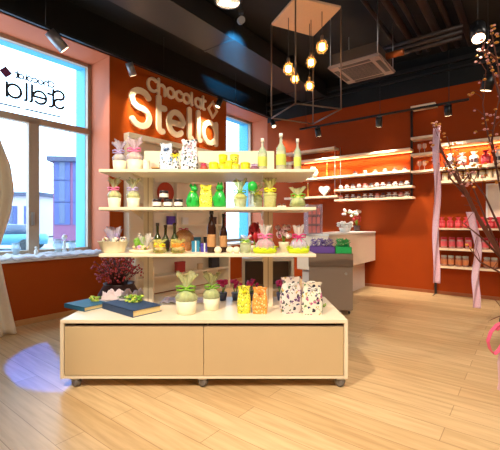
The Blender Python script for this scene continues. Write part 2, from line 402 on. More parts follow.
# ------------------------------------------------------------------ display trolley
ZF, ZB = 3.05, 4.0; XL, XR = -1.596, .823; HT, HB = .577, .082; SZF, SZB = 3.15, 3.95; SXL, SXR = -1.315, .575
HS = [1.86, 1.53, 1.122]; ZU = 3.56
du = thing('display_trolley', 'big cream display unit on casters with two drawers and three open shelves', 'display unit', ((XL+XR)/2, (ZF+ZB)/2, 0))
ox, oy = (XL+XR)/2, (ZF+ZB)/2
def L(a): return (a[0]-ox, a[1]-oy, a[2])
q = MB()
q.bx(L((XL, ZF, HT-.03)), L((XR, ZB, HT)), bevel=.003).bx(L((XL, ZF, HB)), L((XL+.03, ZB, HT-.03))).bx(L((XR-.03, ZF, HB)), L((XR, ZB, HT-.03)))
q.bx(L((XL+.03, ZF+.004, HB)), L((XR-.03, ZB, HB+.02))).bx(L((XL+.03, ZB-.02, HB+.02)), L((XR-.03, ZB, HT-.03)))
q.build('body', CREAM, parent=du)
xm = X(203.5, ZF)
for a, b in ((XL+.034, xm-.002), (xm+.002, XR-.034)):
    dr = MB().bx(L((a, ZF+.006, HB+.024)), L((b, ZF+.028, HT-.062)), bevel=.002).build('drawer', DRAW, parent=du)
    MB().bx(L((a+.02, ZF+.03, HB+.05)), L((b-.02, ZF+.45, HT-.09))).build('drawer_box', TAUPED, parent=dr)
    MB().bx(L((a, ZF+.02, HT-.062)), L((b, ZF+.032, HT-.054))).build('finger_grip', TAUPED, parent=dr)
for cx in (XL+.115, X(203, ZF+.05), XR-.055):
    for cy in (ZF+.046, ZB-.09):
        c = MB().box(L((cx, cy, HB-.006)), (.07, .07, .012)).box(L((cx-.026, cy+.012, HB-.034)), (.005, .04, .05)).box(L((cx+.026, cy+.012, HB-.034)), (.005, .04, .05)).build('caster', STEEL, parent=du)
        MB().lathe([(.024, -.026), (.039, -.024), (.041, 0), (.039, .024), (.024, .026)], M=Matrix.Translation(L((cx, cy+.004, .041))) @ Matrix.Rotation(.9, 4, 'Z') @ Matrix.Rotation(PI/2, 4, 'Y'), n=22).build('wheel', mat('dark_rubber', (112, 106, 104), .5), parent=c)
PX = [X(149, ZU), X(268, ZU)]
for px in PX:
    o = MB().bx(L((px-.045, ZU-.03, HT)), L((px+.045, ZU+.03, 1.9)), bevel=.003).build('upright', CREAM, parent=du)
    g = MB()
    g.bx(L((px-.004, ZU-.0315, HT+.03)), L((px+.004, ZU-.0295, 1.83)))
    g.build('slot_strip', BEI0, parent=o)
MB().bx(L((PX[0]-.045, ZU-.012, 1.9)), L((PX[1]+.06, ZU+.012, 2.095)), bevel=.003).build('header_panel', CREAM, parent=du)
for h in HS:
    sh = MB().bx(L((SXL, SZF, h-.028)), L((SXR, SZB, h)), bevel=.004).build('shelf', CREAM, parent=du)
    for px in PX:
        b = MB()
        for sg_, z0 in ((-1, ZU-.03), (1, ZU+.03)):
            v = [L((px-.06, z0, h-.028)), L((px-.06, z0+sg_*.32, h-.028)), L((px-.06, z0+sg_*.30, h-.04)), L((px-.06, z0+sg_*.05, h-.085)), L((px-.06, z0, h-.11))]
            f1_ = [b.bm.verts.new(p) for p in v]; f2_ = [b.bm.verts.new((p[0]+.008, p[1], p[2])) for p in v]
            b.bm.faces.new(f1_); b.bm.faces.new(f2_[::-1])
            for k in range(5): b.bm.faces.new((f1_[k], f1_[(k+1) % 5], f2_[(k+1) % 5], f2_[k]))
        b.build('bracket', CREAM, parent=sh)

# ------------------------------------------------------------------ product builders (all sit on z = 0)
def ruffle(q, z0, z1, r0, r1, n=40, k=7, seed=0, cx=0, cy=0):
    rnd = random.Random(seed); prof = [(r0*1.15, z0-.01), (r0, z0), (r0*1.6, z0+(z1-z0)*.4), (r1, z1)]
    rings = []
    for j, (r, z) in enumerate(prof):
        ring = []
        for i in range(n):
            a = 2*PI*i/n; m_ = 1+(.05+.25*j/3)*math.cos(k*a+seed)
            ring.append(q.bm.verts.new((cx+r*m_*math.cos(a), cy+r*m_*math.sin(a), z+(.14*(z1-z0)*math.sin(3*a+seed)+rnd.uniform(-.01, .01) if j == 3 else 0))))
        rings.append(ring)
    for a, b in zip(rings, rings[1:]):
        for i in range(n):
            f = q.bm.faces.new((a[i], a[(i+1) % n], b[(i+1) % n], b[i])); f.smooth = True
    return q
def bow(q, z, r, s, y=None):
    q.lathe([(r, -.008), (r*1.25, 0), (r, .008)], c=(0, 0, z), n=16)
    yy = -r*1.1 if y is None else y
    for sg_ in (-1, 1):
        pts = [(0, yy, z), (sg_*s*.5, yy-.012, z+s*.35), (sg_*s, yy-.006, z+s*.25), (sg_*s*.95, yy-.004, z-s*.1), (sg_*s*.4, yy-.012, z-s*.12), (0, yy, z)]
        q.tube(pts, s*.13, n=6)
        q.tube([(0, yy, z), (sg_*s*.35, yy-.015, z-s*.7), (sg_*s*.5, yy-.012, z-s*1.3)], s*.1, n=6)
    q.ball((0, yy-.005, z), s*.22, seg=8)
    return q
def gift(px, zb, d, w, h, label, cup, wrap, rib, fill, rz=0, cupf=.33, tieh=.62, group=None, nm='gift_bag'):
    t = thing(nm, label, 'gift bag', (X(px, d), d, zb), rz, group)
    r = w/2
    if cupf: MB().lathe([(r*.78, 0), (r*.82, .004), (r*.95, h*cupf), (r*.88, h*cupf), (r*.75, .012)], n=24).build('cup', cup, parent=t)
    z0 = h*cupf*.9 if cupf else 0
    q = MB()
    rnd = random.Random(px)
    for k in range(9):
        a = k*2.4; rr = r*.5*math.sqrt((k+.5)/9)
        q.ball((rr*math.cos(a), rr*math.sin(a), z0+r*.38+rnd.random()*h*(tieh-.2-cupf)), r*.33, (1, 1, 1.25), seg=10)
    q.build('filling', fill, parent=t)
    MB().lathe([(r*.72, max(z0-h*.1, .004)), (r*.93, z0+.02), (r*.98, h*(cupf+.1)), (r*.75, h*(tieh-.1)), (r*.25, h*tieh)], n=36, pleat=.05, k=9).build('wrapper', wrap, parent=t)
    bow(MB(), h*tieh, r*.27, r*.85).build('ribbon_bow', rib, parent=t)
    ruffle(MB(), h*tieh+.004, h*.97, r*.24, r*.85, seed=px % 7).build('wrapper_frill', wrap, parent=t)
    return t
def bottle(px, zb, d, h, r, label, glass, cap, lab, liquid=None, neck=.3, name='bottle', cat='bottle', shoulder=.62):
    t = thing(name, label, cat, (X(px, d), d, zb))
    MB().lathe([(0, 0), (r*.92, 0), (r, .008), (r, h*(shoulder-.08)), (r*.85, h*shoulder), (r*neck*1.1, h*(shoulder+.12)), (r*neck, h*(shoulder+.16)), (r*neck, h*.93), (r*neck*1.2, h*.94), (r*neck*1.2, h*.96), (0, h*.96)], n=22).build('glass_body', glass, parent=t)
    MB().lathe([(r*neck*1.3, h*.9), (r*neck*1.3, h), (0, h)], n=16).build('cap', cap, parent=t)
    if liquid: MB().lathe([(0, .006), (r*.9, .007), (r*.9, h*(shoulder-.1)), (0, h*(shoulder-.1))], n=20).build('liquid', liquid, parent=t)
    if liquid: MB().lathe([(r*.98, h*.55), (r*.88, h*.6), (r*neck*1.2, h*.69), (r*neck*1.08, h*.7)], n=18).build('neck_label', LEAF, parent=t)
    if lab: MB().lathe([(r*1.02, h*.14), (r*1.025, h*.15), (r*1.025, h*.42), (r*1.02, h*.43)], n=22).build('paper_label', lab, parent=t)
    return t
def jar_parts(t, r, h, glass, lid, lab):
    MB().lathe([(0, 0), (r*.9, 0), (r, .006), (r, h*.72), (r*.88, h*.8), (0, h*.8)], n=18).build('glass', glass, parent=t)
    MB().lathe([(r*.95, h*.8), (r*.97, h*.82), (r*.97, h*.97), (r*.9, h), (0, h)], n=18).build('lid', lid, parent=t)
    if lab: MB().lathe([(r*1.015, h*.2), (r*1.02, h*.22), (r*1.02, h*.62), (r*1.015, h*.64)], n=18).build('paper_label', lab, parent=t)
def jar(px, zb, d, r, h, label, glass, lid, lab=None, group=None):
    t = thing('jar', label, 'jar', (X(px, d), d, zb), 0, group); jar_parts(t, r, h, glass, lid, lab); return t
def nest(px, zb, d, w, h, label, conem, eggm):
    t = thing('easter_nest', label, 'gift', (X(px, d), d, zb))
    q = MB(); rnd = random.Random(px)
    q.lathe([(0, 0), (w*.42, 0), (w*.5, .025), (w*.42, .05), (0, .055)], n=20, sy=.7)
    for k in range(170):
        a = rnd.random()*2*PI; r0 = w*.47*math.sqrt(rnd.random()); z = .025+rnd.random()*.035
        p = Vector((r0*math.cos(a), r0*math.sin(a)*.7, z)); dd = Vector((rnd.uniform(-1, 1), rnd.uniform(-1, 1)*.7, rnd.uniform(-.15, .5)))*.025
        q.tube([p-dd, p+Vector((0, 0, .004)), p+dd], .0028, n=4)
    q.build('paper_grass', mat('lime_paper_grass', (206, 226, 24), .7), parent=t)
    q = MB()
    for k in range(5): q.ball((w*.22*math.cos(k*1.26), w*.14*math.sin(k*1.26), .075), .028, (1, 1, 1.25), seg=10)
    q.build('chocolate_eggs', eggm, parent=t)
    ruffle(MB().lathe([(w*.40, .03), (w*.42, .06), (w*.3, h*.45), (.02, h*.62)], n=36, pleat=.06, k=9, sy=.75), h*.62, h, .02, w*.22, seed=px % 5).build('wrapper', CELLO, parent=t)
    bow(MB(), h*.62, .022, w*.3).build('ribbon_bow', conem, parent=t)
def floral_bag(px, zb, d, w, dep, h, label, m_, rz=0, top=None, cat='gift bag'):
    t = thing('printed_bag', label, cat, (X(px, d), d, zb), rz)
    q = MB(); a = []
    prof = [(0, 1, 1), (h*.3, 1.08, 1.05), (h*.6, 1.0, .8), (h*.78, .86, .4), (h*.84, .82, .3), (h*.9, .88, .35), (h, 1.0, .5)]
    for z, sx_, sy_ in prof:
        ring = []
        for i in range(24):
            an = 2*PI*(i+.5)/24; c, s_ = math.cos(an), math.sin(an)
            p = 4; rr = (abs(c)**p+abs(s_)**p)**(-1/p)
            zz = z+(.007*math.sin(an*5) if z == h else 0)
            ring.append(q.bm.verts.new((c*rr*w/2*sx_, s_*rr*dep/2*sy_, zz)))
        a.append(ring)
    for r1, r2 in zip(a, a[1:]):
        for i in range(24): q.bm.faces.new((r1[i], r1[(i+1) % 24], r2[(i+1) % 24], r2[i]))
    q.bm.faces.new(a[0][::-1])
    q.build('bag', m_, parent=t)
    bow(MB(), h*.80, .016, w*.22, y=-dep*.16-.008).build('ribbon_bow', top or WHITE, parent=t)
    return t

IVORY = mat('ivory_card', (244, 234, 204), .5); LILAC = mat('lilac_ribbon', (190, 172, 220), .4); PINK = mat('pink_ribbon', (236, 120, 170), .4)
PALEY = mat('pale_yellow_sweets', (240, 232, 150), .5); LIME = mat('lime_sweets', (204, 216, 96), .45); HOT = mat('magenta', (206, 40, 120), .5)
CHOCO = mat('chocolate', (84, 44, 26), .4); GREEN = mat('green_foil', (36, 176, 66), .3); YEL = mat('lemon_yellow', (232, 224, 24), .5)
OR = mat('orange_foil', (240, 140, 50), .4); CLILAC = clear('lilac_film', (226, 220, 242), .45, .12); CPINK = clear('pink_film', (248, 222, 234), .45, .12)
CYEL = clear('yellow_film', (234, 232, 120), .5, .12); CLIME = clear('lime_film', (228, 236, 176), .45, .12); CBLUE = clear('blue_film', (170, 196, 226), .6, .15)
LEAF = mat('leaf_green', (120, 170, 50), .5)
BLOSS = spots('blossom_print', (226, 214, 210), [(34, 34, 60), (100, 60, 110), (170, 90, 130), (70, 100, 76), (190, 160, 90), (50, 50, 90)], 30, .46)
BLOSS2 = spots('meadow_print', (230, 222, 206), [(36, 36, 54), (176, 90, 130), (100, 140, 80), (50, 50, 100), (180, 160, 80)], 32, .46)
BWP = spots('pebble_print', (240, 236, 240), [(40, 40, 50), (110, 150, 190), (40, 44, 60), (200, 150, 180), (90, 110, 90)], 46, .46)
YP = spots('yellow_floral_print', (236, 226, 70), [(120, 150, 40), (250, 246, 190), (190, 160, 40), (90, 130, 40)], 60, .36)
OP = spots('orange_floral_print', (244, 160, 70), [(250, 220, 150), (214, 90, 40), (120, 150, 60), (250, 236, 200)], 60, .36)

H1_, H2_, H3_ = HS
# top shelf
gift(119.5, H1_, 3.28, .125, .27, 'lilac wrapped gift cup, far left end of the top shelf', IVORY, CLILAC, LILAC, PALEY)
gift(135, H1_, 3.28, .145, .295, 'pink bowed gift cup second from left on the top shelf', IVORY, CPINK, PINK, PALEY)
jar(146.5, H1_, 3.3, .033, .10, 'small cream pot right of the pink bowed cup on top shelf', IVORY, IVORY)
t = thing('chocolate_box', 'tiny dark chocolate box lying in front on the top shelf', 'box', (X(155.5, 3.26), 3.26, H1_)); MB().bx((-.03, -.025, 0), (.03, .025, .02), bevel=.002).build('box_base', CHOCO, parent=t); MB().bx((-.032, -.027, .02), (.032, .027, .032), bevel=.002).build('box_lid', mat('gold_card', (200, 160, 90), .4), parent=t)
floral_bag(166.5, H1_, 3.3, .115, .07, .25, 'blue and white patterned bag on the top shelf', spots('blue_print', (214, 224, 240), [(60, 70, 100), (120, 160, 210), (240, 240, 244), (50, 60, 70)], 40, .4), .1, mat('blue_ribbon', (120, 150, 200), .5))
t = thing('doll_figure', 'slim dark speckled gift figure between two patterned bags on top shelf', 'gift', (X(175.5, 3.27), 3.27, H1_))
MB().lathe([(.035, 0), (.04, .02), (.03, .1), (.018, .14), (0, .15)], n=18).build('figure_body', BWP, parent=t); MB().ball((0, 0, .165), .03).build('figure_head', CHOCO, parent=t); bow(MB(), .135, .018, .04).build('ribbon_bow', YEL, parent=t)
floral_bag(189.5, H1_, 3.3, .15, .08, .285, 'white bag with pink and black print in middle of the top shelf', BWP, -.08, CPINK)
t = thing('sweet_pouch', 'little red-brown sweet pouch left of the yellow boxes', 'gift', (X(204, 3.27), 3.27, H1_)); MB().lathe([(.03, 0), (.036, .02), (.028, .045), (.012, .055), (.022, .07)], n=20, pleat=.06).build('pouch', mat('russet_foil', (170, 70, 50), .4), parent=t); bow(MB(), .052, .013, .025).build('ribbon_bow', HOT, parent=t)
yk = 0
YBL = ['first yellow tub from the left in the yellow heap on top shelf', 'second yellow tub from the left in the heap, lower row', 'third yellow tub from the left in the heap, lower row', 'rightmost lower yellow tub of the heap beside the bottles', 'upper left yellow tub stacked on the yellow heap', 'upper right yellow tub stacked on the yellow heap', 'yellow tub at the very front of the yellow heap']
for (px, dz, w_, d_) in ((213.5, 0, .085, 3.3), (223, 0, .10, 3.4), (234.5, 0, .105, 3.4), (245.5, 0, .10, 3.32), (223, .087, .10, 3.4), (234.5, .087, .105, 3.4), (229, 0, .085, 3.24)):
    t = thing('yellow_tub', YBL[yk], 'box', (X(px, d_), d_, H1_+dz), .3*yk, 'yellow tubs heaped on the top shelf'); yk += 1
    MB().lathe([(w_*.40, 0), (w_*.46, .01), (w_*.5, .066), (w_*.46, .068)], n=10, sy=.8).build('tub', YP if yk % 3 == 0 else YEL, parent=t)
    MB().lathe([(w_*.5, .066), (w_*.52, .069), (w_*.5, .08), (w_*.3, .086), (0, .086)], n=10, sy=.8).build('lid', YEL, parent=t)
t = thing('sweet_pouch', 'small plum sweet pouch between yellow heap and first tall bottle', 'gift', (X(254.5, 3.27), 3.27, H1_)); MB().lathe([(.032, 0), (.04, .02), (.03, .04), (.012, .05), (.026, .062)], n=20, pleat=.06).build('pouch', mat('plum_foil', (130, 80, 100), .4), parent=t); bow(MB(), .048, .013, .028).build('ribbon_bow', LILAC, parent=t)
GL = clear('pale_bottle_glass', (234, 240, 220), .45, .06); LEM = mat('lemon_liqueur', (230, 220, 120), .3); CAPW = mat('white_cap', (240, 236, 226), .4); LABG = mat('green_label', (196, 206, 90), .6)
bottle(262.5, H1_, 3.3, .30, .042, 'tall lemon liqueur bottle, leftmost of three on top shelf', GL, CAPW, LABG, LEM, .28)
bottle(281, H1_, 3.26, .335, .045, 'tallest lemon liqueur bottle in the middle of three on top shelf', GL, CAPW, LABG, LEM, .28)
bottle(297.5, H1_, 3.3, .295, .034, 'slim lemon liqueur bottle, rightmost on the top shelf', GL, CAPW, LABG, LEM, .32)
jar(288.5, H1_, 3.36, .03, .085, 'small pinkish pot between the middle and right liqueur bottles', clear('pink_glass', (240, 200, 190), .6, .1), CAPW)
# second shelf
gift(114.5, H2_, 3.28, .12, .265, 'pink topped gift cup at the left end of the second shelf', IVORY, CLIME, PINK, PALEY)
gift(133.5, H2_, 3.28, .12, .26, 'lilac topped gift cup second from left on the second shelf', IVORY, CLIME, LILAC, PALEY)
JG = mat('dark_spread', (60, 34, 28), .25); JL = mat('dark_lid', (40, 36, 40), .35); JW = mat('white_label', (240, 234, 226), .6)
jp = jar(157, H2_, 3.26, .04, .075, 'leftmost white-labelled dark jar of the lower row of three', JG, JL, JW, 'dark jars on the second shelf')
dup(jp, (X(168, 3.26), 3.26, H2_), .3, 'middle white-labelled dark jar of the lower row of three')
dup(jp, (X(178.5, 3.26), 3.26, H2_), -.3, 'rightmost white-labelled dark jar of the lower row of three')
dup(jp, (X(164, 3.26), 3.26, H2_+.076), .1, 'white-labelled dark jar perched on top of the other jars')
def rabbit(px, d, h, label, lean, ears):
    t = thing('green_rabbit', label, 'chocolate figure', (X(px, d), d, H2_), lean)
    MB().lathe([(0, 0), (h*.22, 0), (h*.265, h*.12), (h*.26, h*.3), (h*.2, h*.5), (h*.12, h*.64), (0, h*.68)], n=22, sy=.75).build('body', GREEN, parent=t)
    MB().ball((.012, -.012, h*.72), h*.135, (1, 1.1, .95)).ball((.02, -.045, h*.70), h*.055).build('head', GREEN, parent=t)
    for s_ in (-1, 1):
        MB().lathe([(0, -.01), (.013, .01), (.013, h*.1), (0, h*.17)], c=(s_*.018, .005, h*.79), n=12, sy=.5).build('ear', GREEN, parent=t)
    MB().ball((s_*-.0, h*.19, h*.14), h*.06).build('tail', GREEN, parent=t)
    for s_ in (-1, 1):
        MB().ball((s_*.03, -h*.17, h*.32), .015, (1, 1, 1.8)).build('paw', GREEN, parent=t)
        MB().ball((s_*.014+.014, -.012-h*.14, h*.74), .005, seg=8).build('eye', CHOCO, parent=t)
    MB().lathe([(h*.11, h*.6), (h*.125, h*.62), (h*.11, h*.64)], n=18).build('neck_ribbon', YEL, parent=t)
rabbit(193, 3.28, .23, 'green foil rabbit right of the dark jars on the second shelf', .2, 1)
rabbit(219.5, 3.28, .245, 'green foil rabbit right of the yellow floral bag on second shelf', -.6, 1)
floral_bag(206, H2_, 3.27, .11, .07, .2, 'yellow floral bag between the two green rabbits', YP, 0, YEL)
gift(240, H2_, 3.3, .13, .255, 'yellow-green wrapped gift cup left of the green ball, second shelf', CLIME, CYEL, LEAF, LIME, 0, .3, .55)
t = thing('foil_egg', 'green foil egg on a clear stand between yellow gift cups', 'chocolate figure', (X(252.5, 3.24), 3.24, H2_))
MB().lathe([(.035, 0), (.035, .008), (.012, .03), (.014, .11), (.035, .14)], n=18).build('stand', clear('clear_glass', (214, 236, 246), .4, .05), parent=t); MB().ball((0, 0, .18), .046, (1, 1, 1.2)).build('egg', GREEN, parent=t); bow(MB(), .15, .02, .035).build('ribbon_bow', LEAF, parent=t)
gift(256.5, H2_, 3.37, .12, .22, 'lime wrapped gift cup behind the green foil egg', CLIME, CLIME, YEL, LIME, 0, .3, .6)
gift(270, H2_, 3.28, .125, .255, 'bright yellow gift cup before the right upright, second shelf', CYEL, CYEL, YEL, LIME, 0, .4, .6)
for i, (px, l_) in enumerate(((279.5, 'left brown praline lying right of the bright yellow gift cup'), (284, 'right brown praline beside the small lime wrapped tree'))):
    t = thing('praline', l_, 'sweet', (X(px, 3.25), 3.25, H2_), 0, 'brown pralines on the second shelf'); MB().lathe([(.016, 0), (.02, .004), (.018, .016)], n=16, pleat=.06).build('paper_cup', IVORY, parent=t); MB().ball((0, 0, .022), .016, (1, 1, .9)).build('chocolate', CHOCO, parent=t)
gift(297.5, H2_, 3.27, .15, .18, 'small lime wrapped cone at the right end of second shelf', CLIME, CLIME, LEAF, LIME, 0, 0, .55)
# third shelf
t = thing('flower_basket', 'white basket of wrapped flowers on the left of the third shelf', 'basket', (X(113.5, 3.3), 3.3, H3_))
MB().lathe([(.09, 0), (.1, .01), (.135, .1), (.145, .105), (.125, .1), (.09, .015)], n=28, pleat=.02, k=14, sy=.7).build('basket', IVORY, parent=t)
q = MB(); rnd = random.Random(3)
for k in range(26): q.ball((rnd.uniform(-.11, .11), rnd.uniform(-.06, .06), .1+rnd.uniform(0, .03)), rnd.uniform(.014, .024), seg=8)
q.build('blossoms', BLOSS2, parent=t)
ruffle(MB(), .12, .22, .03, .065, seed=2).build('wrapper_frill', CLILAC, parent=t)
q = MB()
for k in range(8): q.lathe([(0, 0), (.012, .03), (0, .075)], c=(.05*math.cos(k*.8), .03*math.sin(k*.8), .13), n=6)
q.build('lilac_petals', LILAC, parent=t)
t = thing('sweets_tray', 'low cream tray of sweets and leaves right of the flower basket', 'tray', (X(141, 3.26), 3.26, H3_))
MB().lathe([(.085, 0), (.1, .012), (.11, .03), (.1, .03), (.08, .014)], n=26, sy=.6).build('tray', IVORY, parent=t)
q = MB()
for k in range(22): q.ball((rnd.uniform(-.06, .06), rnd.uniform(-.03, .03), .034+rnd.uniform(0, .03)), .018, seg=8)
q.build('sweets', spots('mixed_sweets', (230, 200, 150), [(170, 110, 60), (200, 150, 200), (240, 230, 200), (130, 160, 60)], 30, .5), parent=t)
q = MB()
for k in range(12): q.ball((rnd.uniform(-.06, .02), rnd.uniform(-.03, .03), .07+rnd.uniform(0, .05)), .02, (1, .4, 1.2), seg=8)
q.build('leaves', LEAF, parent=t)
ruffle(MB(), .04, .16, .02, .06, seed=4, cx=.04).build('wrapper_frill', CELLO, parent=t)
DKG = mat('dark_green_glass', (60, 66, 26), .15); GOLD = mat('gold_foil', (200, 160, 60), .3, .5)
for i, (px, h_, l_) in enumerate(((157.5, .27, 'left olive green sparkling wine bottle with foil top, third shelf'), (165.5, .25, 'middle olive green sparkling wine bottle on the third shelf'), (174.5, .27, 'right olive green sparkling wine bottle on the third shelf'))):
    bottle(px, H3_, 3.38+.03*(i % 2), h_, .035, l_, DKG, mat('dark_foil', (70, 50, 40), .3), mat('gold_label', (220, 190, 90), .5) if i != 1 else JL, None, .36, shoulder=.5)
gift(160, H3_, 3.24, .12, .12, 'low yellow wrapped gift in front of the sparkling wine bottles', YEL, CYEL, YEL, OR, 0, 0, .55)
gift(178, H3_, 3.24, .13, .12, 'low gold wrapped gift in front of the right sparkling wine', YEL, CYEL, OR, OR, .4, 0, .55)
t = thing('round_gift_box', 'round amber gift basket right of the sparkling wine bottles', 'basket', (X(184, 3.55), 3.55, H3_))
MB().lathe([(.06, 0), (.08, .02), (.098, .09), (.09, .16), (.045, .2), (0, .21)], n=26).build('dome', clear('amber_film', (232, 170, 60), .5, .15), parent=t); MB().lathe([(.0, 0), (.065, .003), (.07, .06), (0, .1)], n=20).build('sweets', OR, parent=t); bow(MB(), .2, .02, .045).build('ribbon_bow', HOT, parent=t)
for (px, h_, c_, l_) in ((195.5, .1, (40, 130, 170), 'teal gift box at the back of the third shelf'), (204.3, .08, (70, 60, 170), 'violet-blue gift box beside the left wine bottle')):
    t = thing('gift_box', l_, 'box', (X(px, 3.4), 3.4, H3_), .2); MB().bx((-.035, -.03, 0), (.035, .03, h_*.75), bevel=.002).build('box_base', mat('box%.1f' % px, c_, .5), parent=t); MB().bx((-.037, -.032, h_*.75), (.037, .032, h_), bevel=.002).build('box_lid', mat('box%.1f' % px, c_, .5), parent=t); MB().bx((-.006, -.034, .0), (.006, .034, h_+.002)).build('ribbon_band', WHITE, parent=t)
WG = mat('brown_wine_glass', (50, 26, 16), .12); WLAB = mat('tan_label', (190, 140, 90), .6)
bottle(211.5, H3_, 3.3, .385, .04, 'thick dark wine bottle with tan label on the third shelf', WG, mat('black_capsule', (30, 20, 20), .3), WLAB, None, .36, shoulder=.66)
bottle(223.5, H3_, 3.34, .355, .036, 'slimmer dark wine bottle right of the thick one', WG, mat('black_capsule', (30, 20, 20), .3), WLAB, None, .34, shoulder=.55)
for i, (px, l_) in enumerate(((218, 'left white egg candle before the wine bottles'), (230, 'middle white egg candle right of the wine bottles'), (236.5, 'right white egg candle beside the pale green jar'))):
    t = thing('egg_candle', l_, 'candle', (X(px, 3.24), 3.24, H3_), 0, 'white egg candles on the third shelf'); MB().lathe([(0, 0), (.02, 0), (.034, .022), (.032, .04), (.018, .056), (0, .06)], n=18).build('wax', IVORY, parent=t); MB().cyl((0, 0, .058), (.001, 0, .07), .0015, 6).build('wick', CHOCO, parent=t)
gift(245.5, H3_, 3.24, .11, .16, 'pale green candle jar wrapped in clear film, third shelf', CLIME, CELLO, LEAF, LIME, 0, .5, .66)
t = thing('fabric_rose', 'dark red wrapped rose standing behind the lime nest', 'flower', (X(254, 3.4), 3.4, H3_))
MB().lathe([(.03, 0), (.034, .05), (.02, .06)], n=16).build('pot', IVORY, parent=t); q = MB()
for k in range(14):
    a = k*2.4; r_ = .012+.004*k; q.ball((r_*math.cos(a)*.8, r_*math.sin(a)*.8, .18+.06*math.sin(k)), .032, (1, .35, 1.3), M=Matrix.Rotation(a+PI/2, 4, 'Z'), seg=10)
q.build('petals', mat('dark_red_petal', (176, 24, 34), .5), parent=t); MB().tube([(0, 0, .05), (.005, 0, .1), (0, 0, .19)], .006).build('stem', LEAF, parent=t)
nest(265, H3_, 3.25, .22, .24, 'lime paper nest with pink bow under film, left of two', PINK, HOT)
nest(298.5, H3_, 3.25, .20, .24, 'lime paper nest with magenta bow at the shelf end, right of two', HOT, LILAC)
t = thing('flower_pot', 'small pot of pale pink and brown blossoms between the two nests', 'plant', (X(284, 3.42), 3.42, H3_))
MB().lathe([(.035, 0), (.05, .08), (.053, .09), (.045, .09), (.032, .01)], n=18).build('pot', IVORY, parent=t); q = MB()
for k in range(16): q.ball((rnd.uniform(-.06, .06), rnd.uniform(-.05, .05), .14+rnd.uniform(0, .1)), .024, seg=8)
q.build('blossoms', spots('dusty_blossom', (236, 200, 206), [(150, 60, 80), (240, 230, 220), (190, 130, 140), (110, 80, 50)], 30, .5), parent=t)
q = MB()
for k in range(7): q.tube([(0, 0, .05), (rnd.uniform(-.03, .03), rnd.uniform(-.03, .03), .17)], .003, 5)
q.build('stems', LEAF, parent=t)
# trolley top
def book(x, y, w, dpt, hh, rz, label, cov):
    t = thing('book', label, 'book', (x, y, HT), rz)
    MB().bx((-w/2, -dpt/2, 0), (w/2, dpt/2, .005)).bx((-w/2, -dpt/2, hh-.005), (w/2, dpt/2, hh)).bx((-w/2, -dpt/2, 0), (w/2, -dpt/2+.005, hh)).build('cover', cov, parent=t)
    MB().bx((-w/2+.008, -dpt/2+.005, .005), (w/2-.008, dpt/2-.01, hh-.005)).build('page_block', mat('paper_pages', (236, 210, 150), .8, noise_amt=.1, nscale=90), parent=t)
    return t
BK = mat('blue_book_cloth', (40, 66, 104), .6); BK2 = mat('teal_book_cloth', (34, 96, 130), .6)
book(-1.585, 3.52, .32, .26, .04, math.radians(-32), 'teal covered book lying left of the big navy book', BK2)
book(-1.11, 3.40, .52, .30, .06, math.radians(-40), 'large navy blue book lying at the left of trolley top', BK)
def sprig(px, py, dz, label, n, w, ms, nm, cat):
    d_ = F*(CH-HT-dz)/(py-HY); t = thing(nm, label, cat, (X(px, d_), d_, HT+dz)); r_ = random.Random(px)
    for j, m_ in enumerate(ms):
        q = MB()
        for k in range(n):
            a = r_.random()*2*PI; rr = w*math.sqrt(r_.random()); z = .014+r_.random()*w*.55
            q.ball((rr*math.cos(a), rr*math.sin(a)*.6, z), w*.2, (1, .7, .55), M=Matrix.Rotation(r_.random()*3, 4, 'X'), seg=8)
        q.build(('leaves', 'blossoms', 'petals')[j], m_, parent=t)
    MB().lathe([(0, 0), (w*.7, 0), (w*.7, .012), (0, .014)], n=16, sy=.6).build('base', m_, parent=t)
sprig(95, 301, .04, 'yellow-green flower sprig on the teal book', 14, .06, [LEAF, mat('lime_petal', (206, 220, 90), .6)], 'flower_sprig', 'decoration')
sprig(134, 302, .06, 'green and yellow flower sprig on the navy book', 16, .085, [LEAF, mat('lime_petal', (206, 220, 90), .6)], 'flower_sprig', 'decoration')
sprig(123, 300, .06, 'white blossom sprig on the left half of the navy book', 16, .06, [mat('sage_leaf', (170, 190, 150), .6), mat('white_petal', (244, 238, 236), .6)], 'flower_sprig', 'decoration')
def lace(u, v): return Vector((X(100, 3.75)+u*.52, 3.77+v*.16, HT+.006+.15*math.sin(PI*v)*abs(noise.noise(Vector((u*7, v*5, 2))))+.04*math.sin(PI*v)+.02*abs(noise.noise(Vector((u*19, v*15, 2))))))
tag(MB().sheet(lace, 40, 20).build('lace_cloth', mat('pink_white_lace', (240, 222, 228), .8), thick=.003), 'crumpled pinkish white lace behind the two blue books', 'cloth')
def lace2(u, v): return Vector((X(162, 3.75)+u*.45, 3.66+v*.22, HT+.006+.035*abs(noise.noise(Vector((u*6, v*5, 8))))+.015*abs(noise.noise(Vector((u*19, v*15, 8))))))
tag(MB().sheet(lace2, 40, 20).build('lace_cloth', mat('lavender_lace', (224, 214, 236), .8), thick=.003), 'lavender lace cloth behind the lime topped gift jar', 'cloth')
gift(186.5, HT, 3.27, .20, .375, 'large lime and white gift jar on the trolley, left of two', IVORY, CLIME, LEAF, LIME, 0, .32, .6)
gift(211.5, HT, 3.42, .165, .345, 'lime wrapped gift jar on the trolley, right of two', IVORY, CLIME, LEAF, LIME, .3, .32, .62)
floral_bag(244, HT, 3.3, .115, .08, .24, 'small yellow floral bag on the trolley left of the orange one', YP, .15, YEL)
floral_bag(260, HT, 3.28, .13, .085, .235, 'small orange floral bag on the trolley top', OP, -.1, OR)
floral_bag(291, HT, 3.32, .195, .1, .32, 'white bag with dark blossoms, left of the two large ones', BLOSS, .25, WHITE)
floral_bag(312, HT, 3.26, .178, .1, .285, 'white meadow print bag at the right corner of trolley top', BLOSS2, -.15, WHITE)
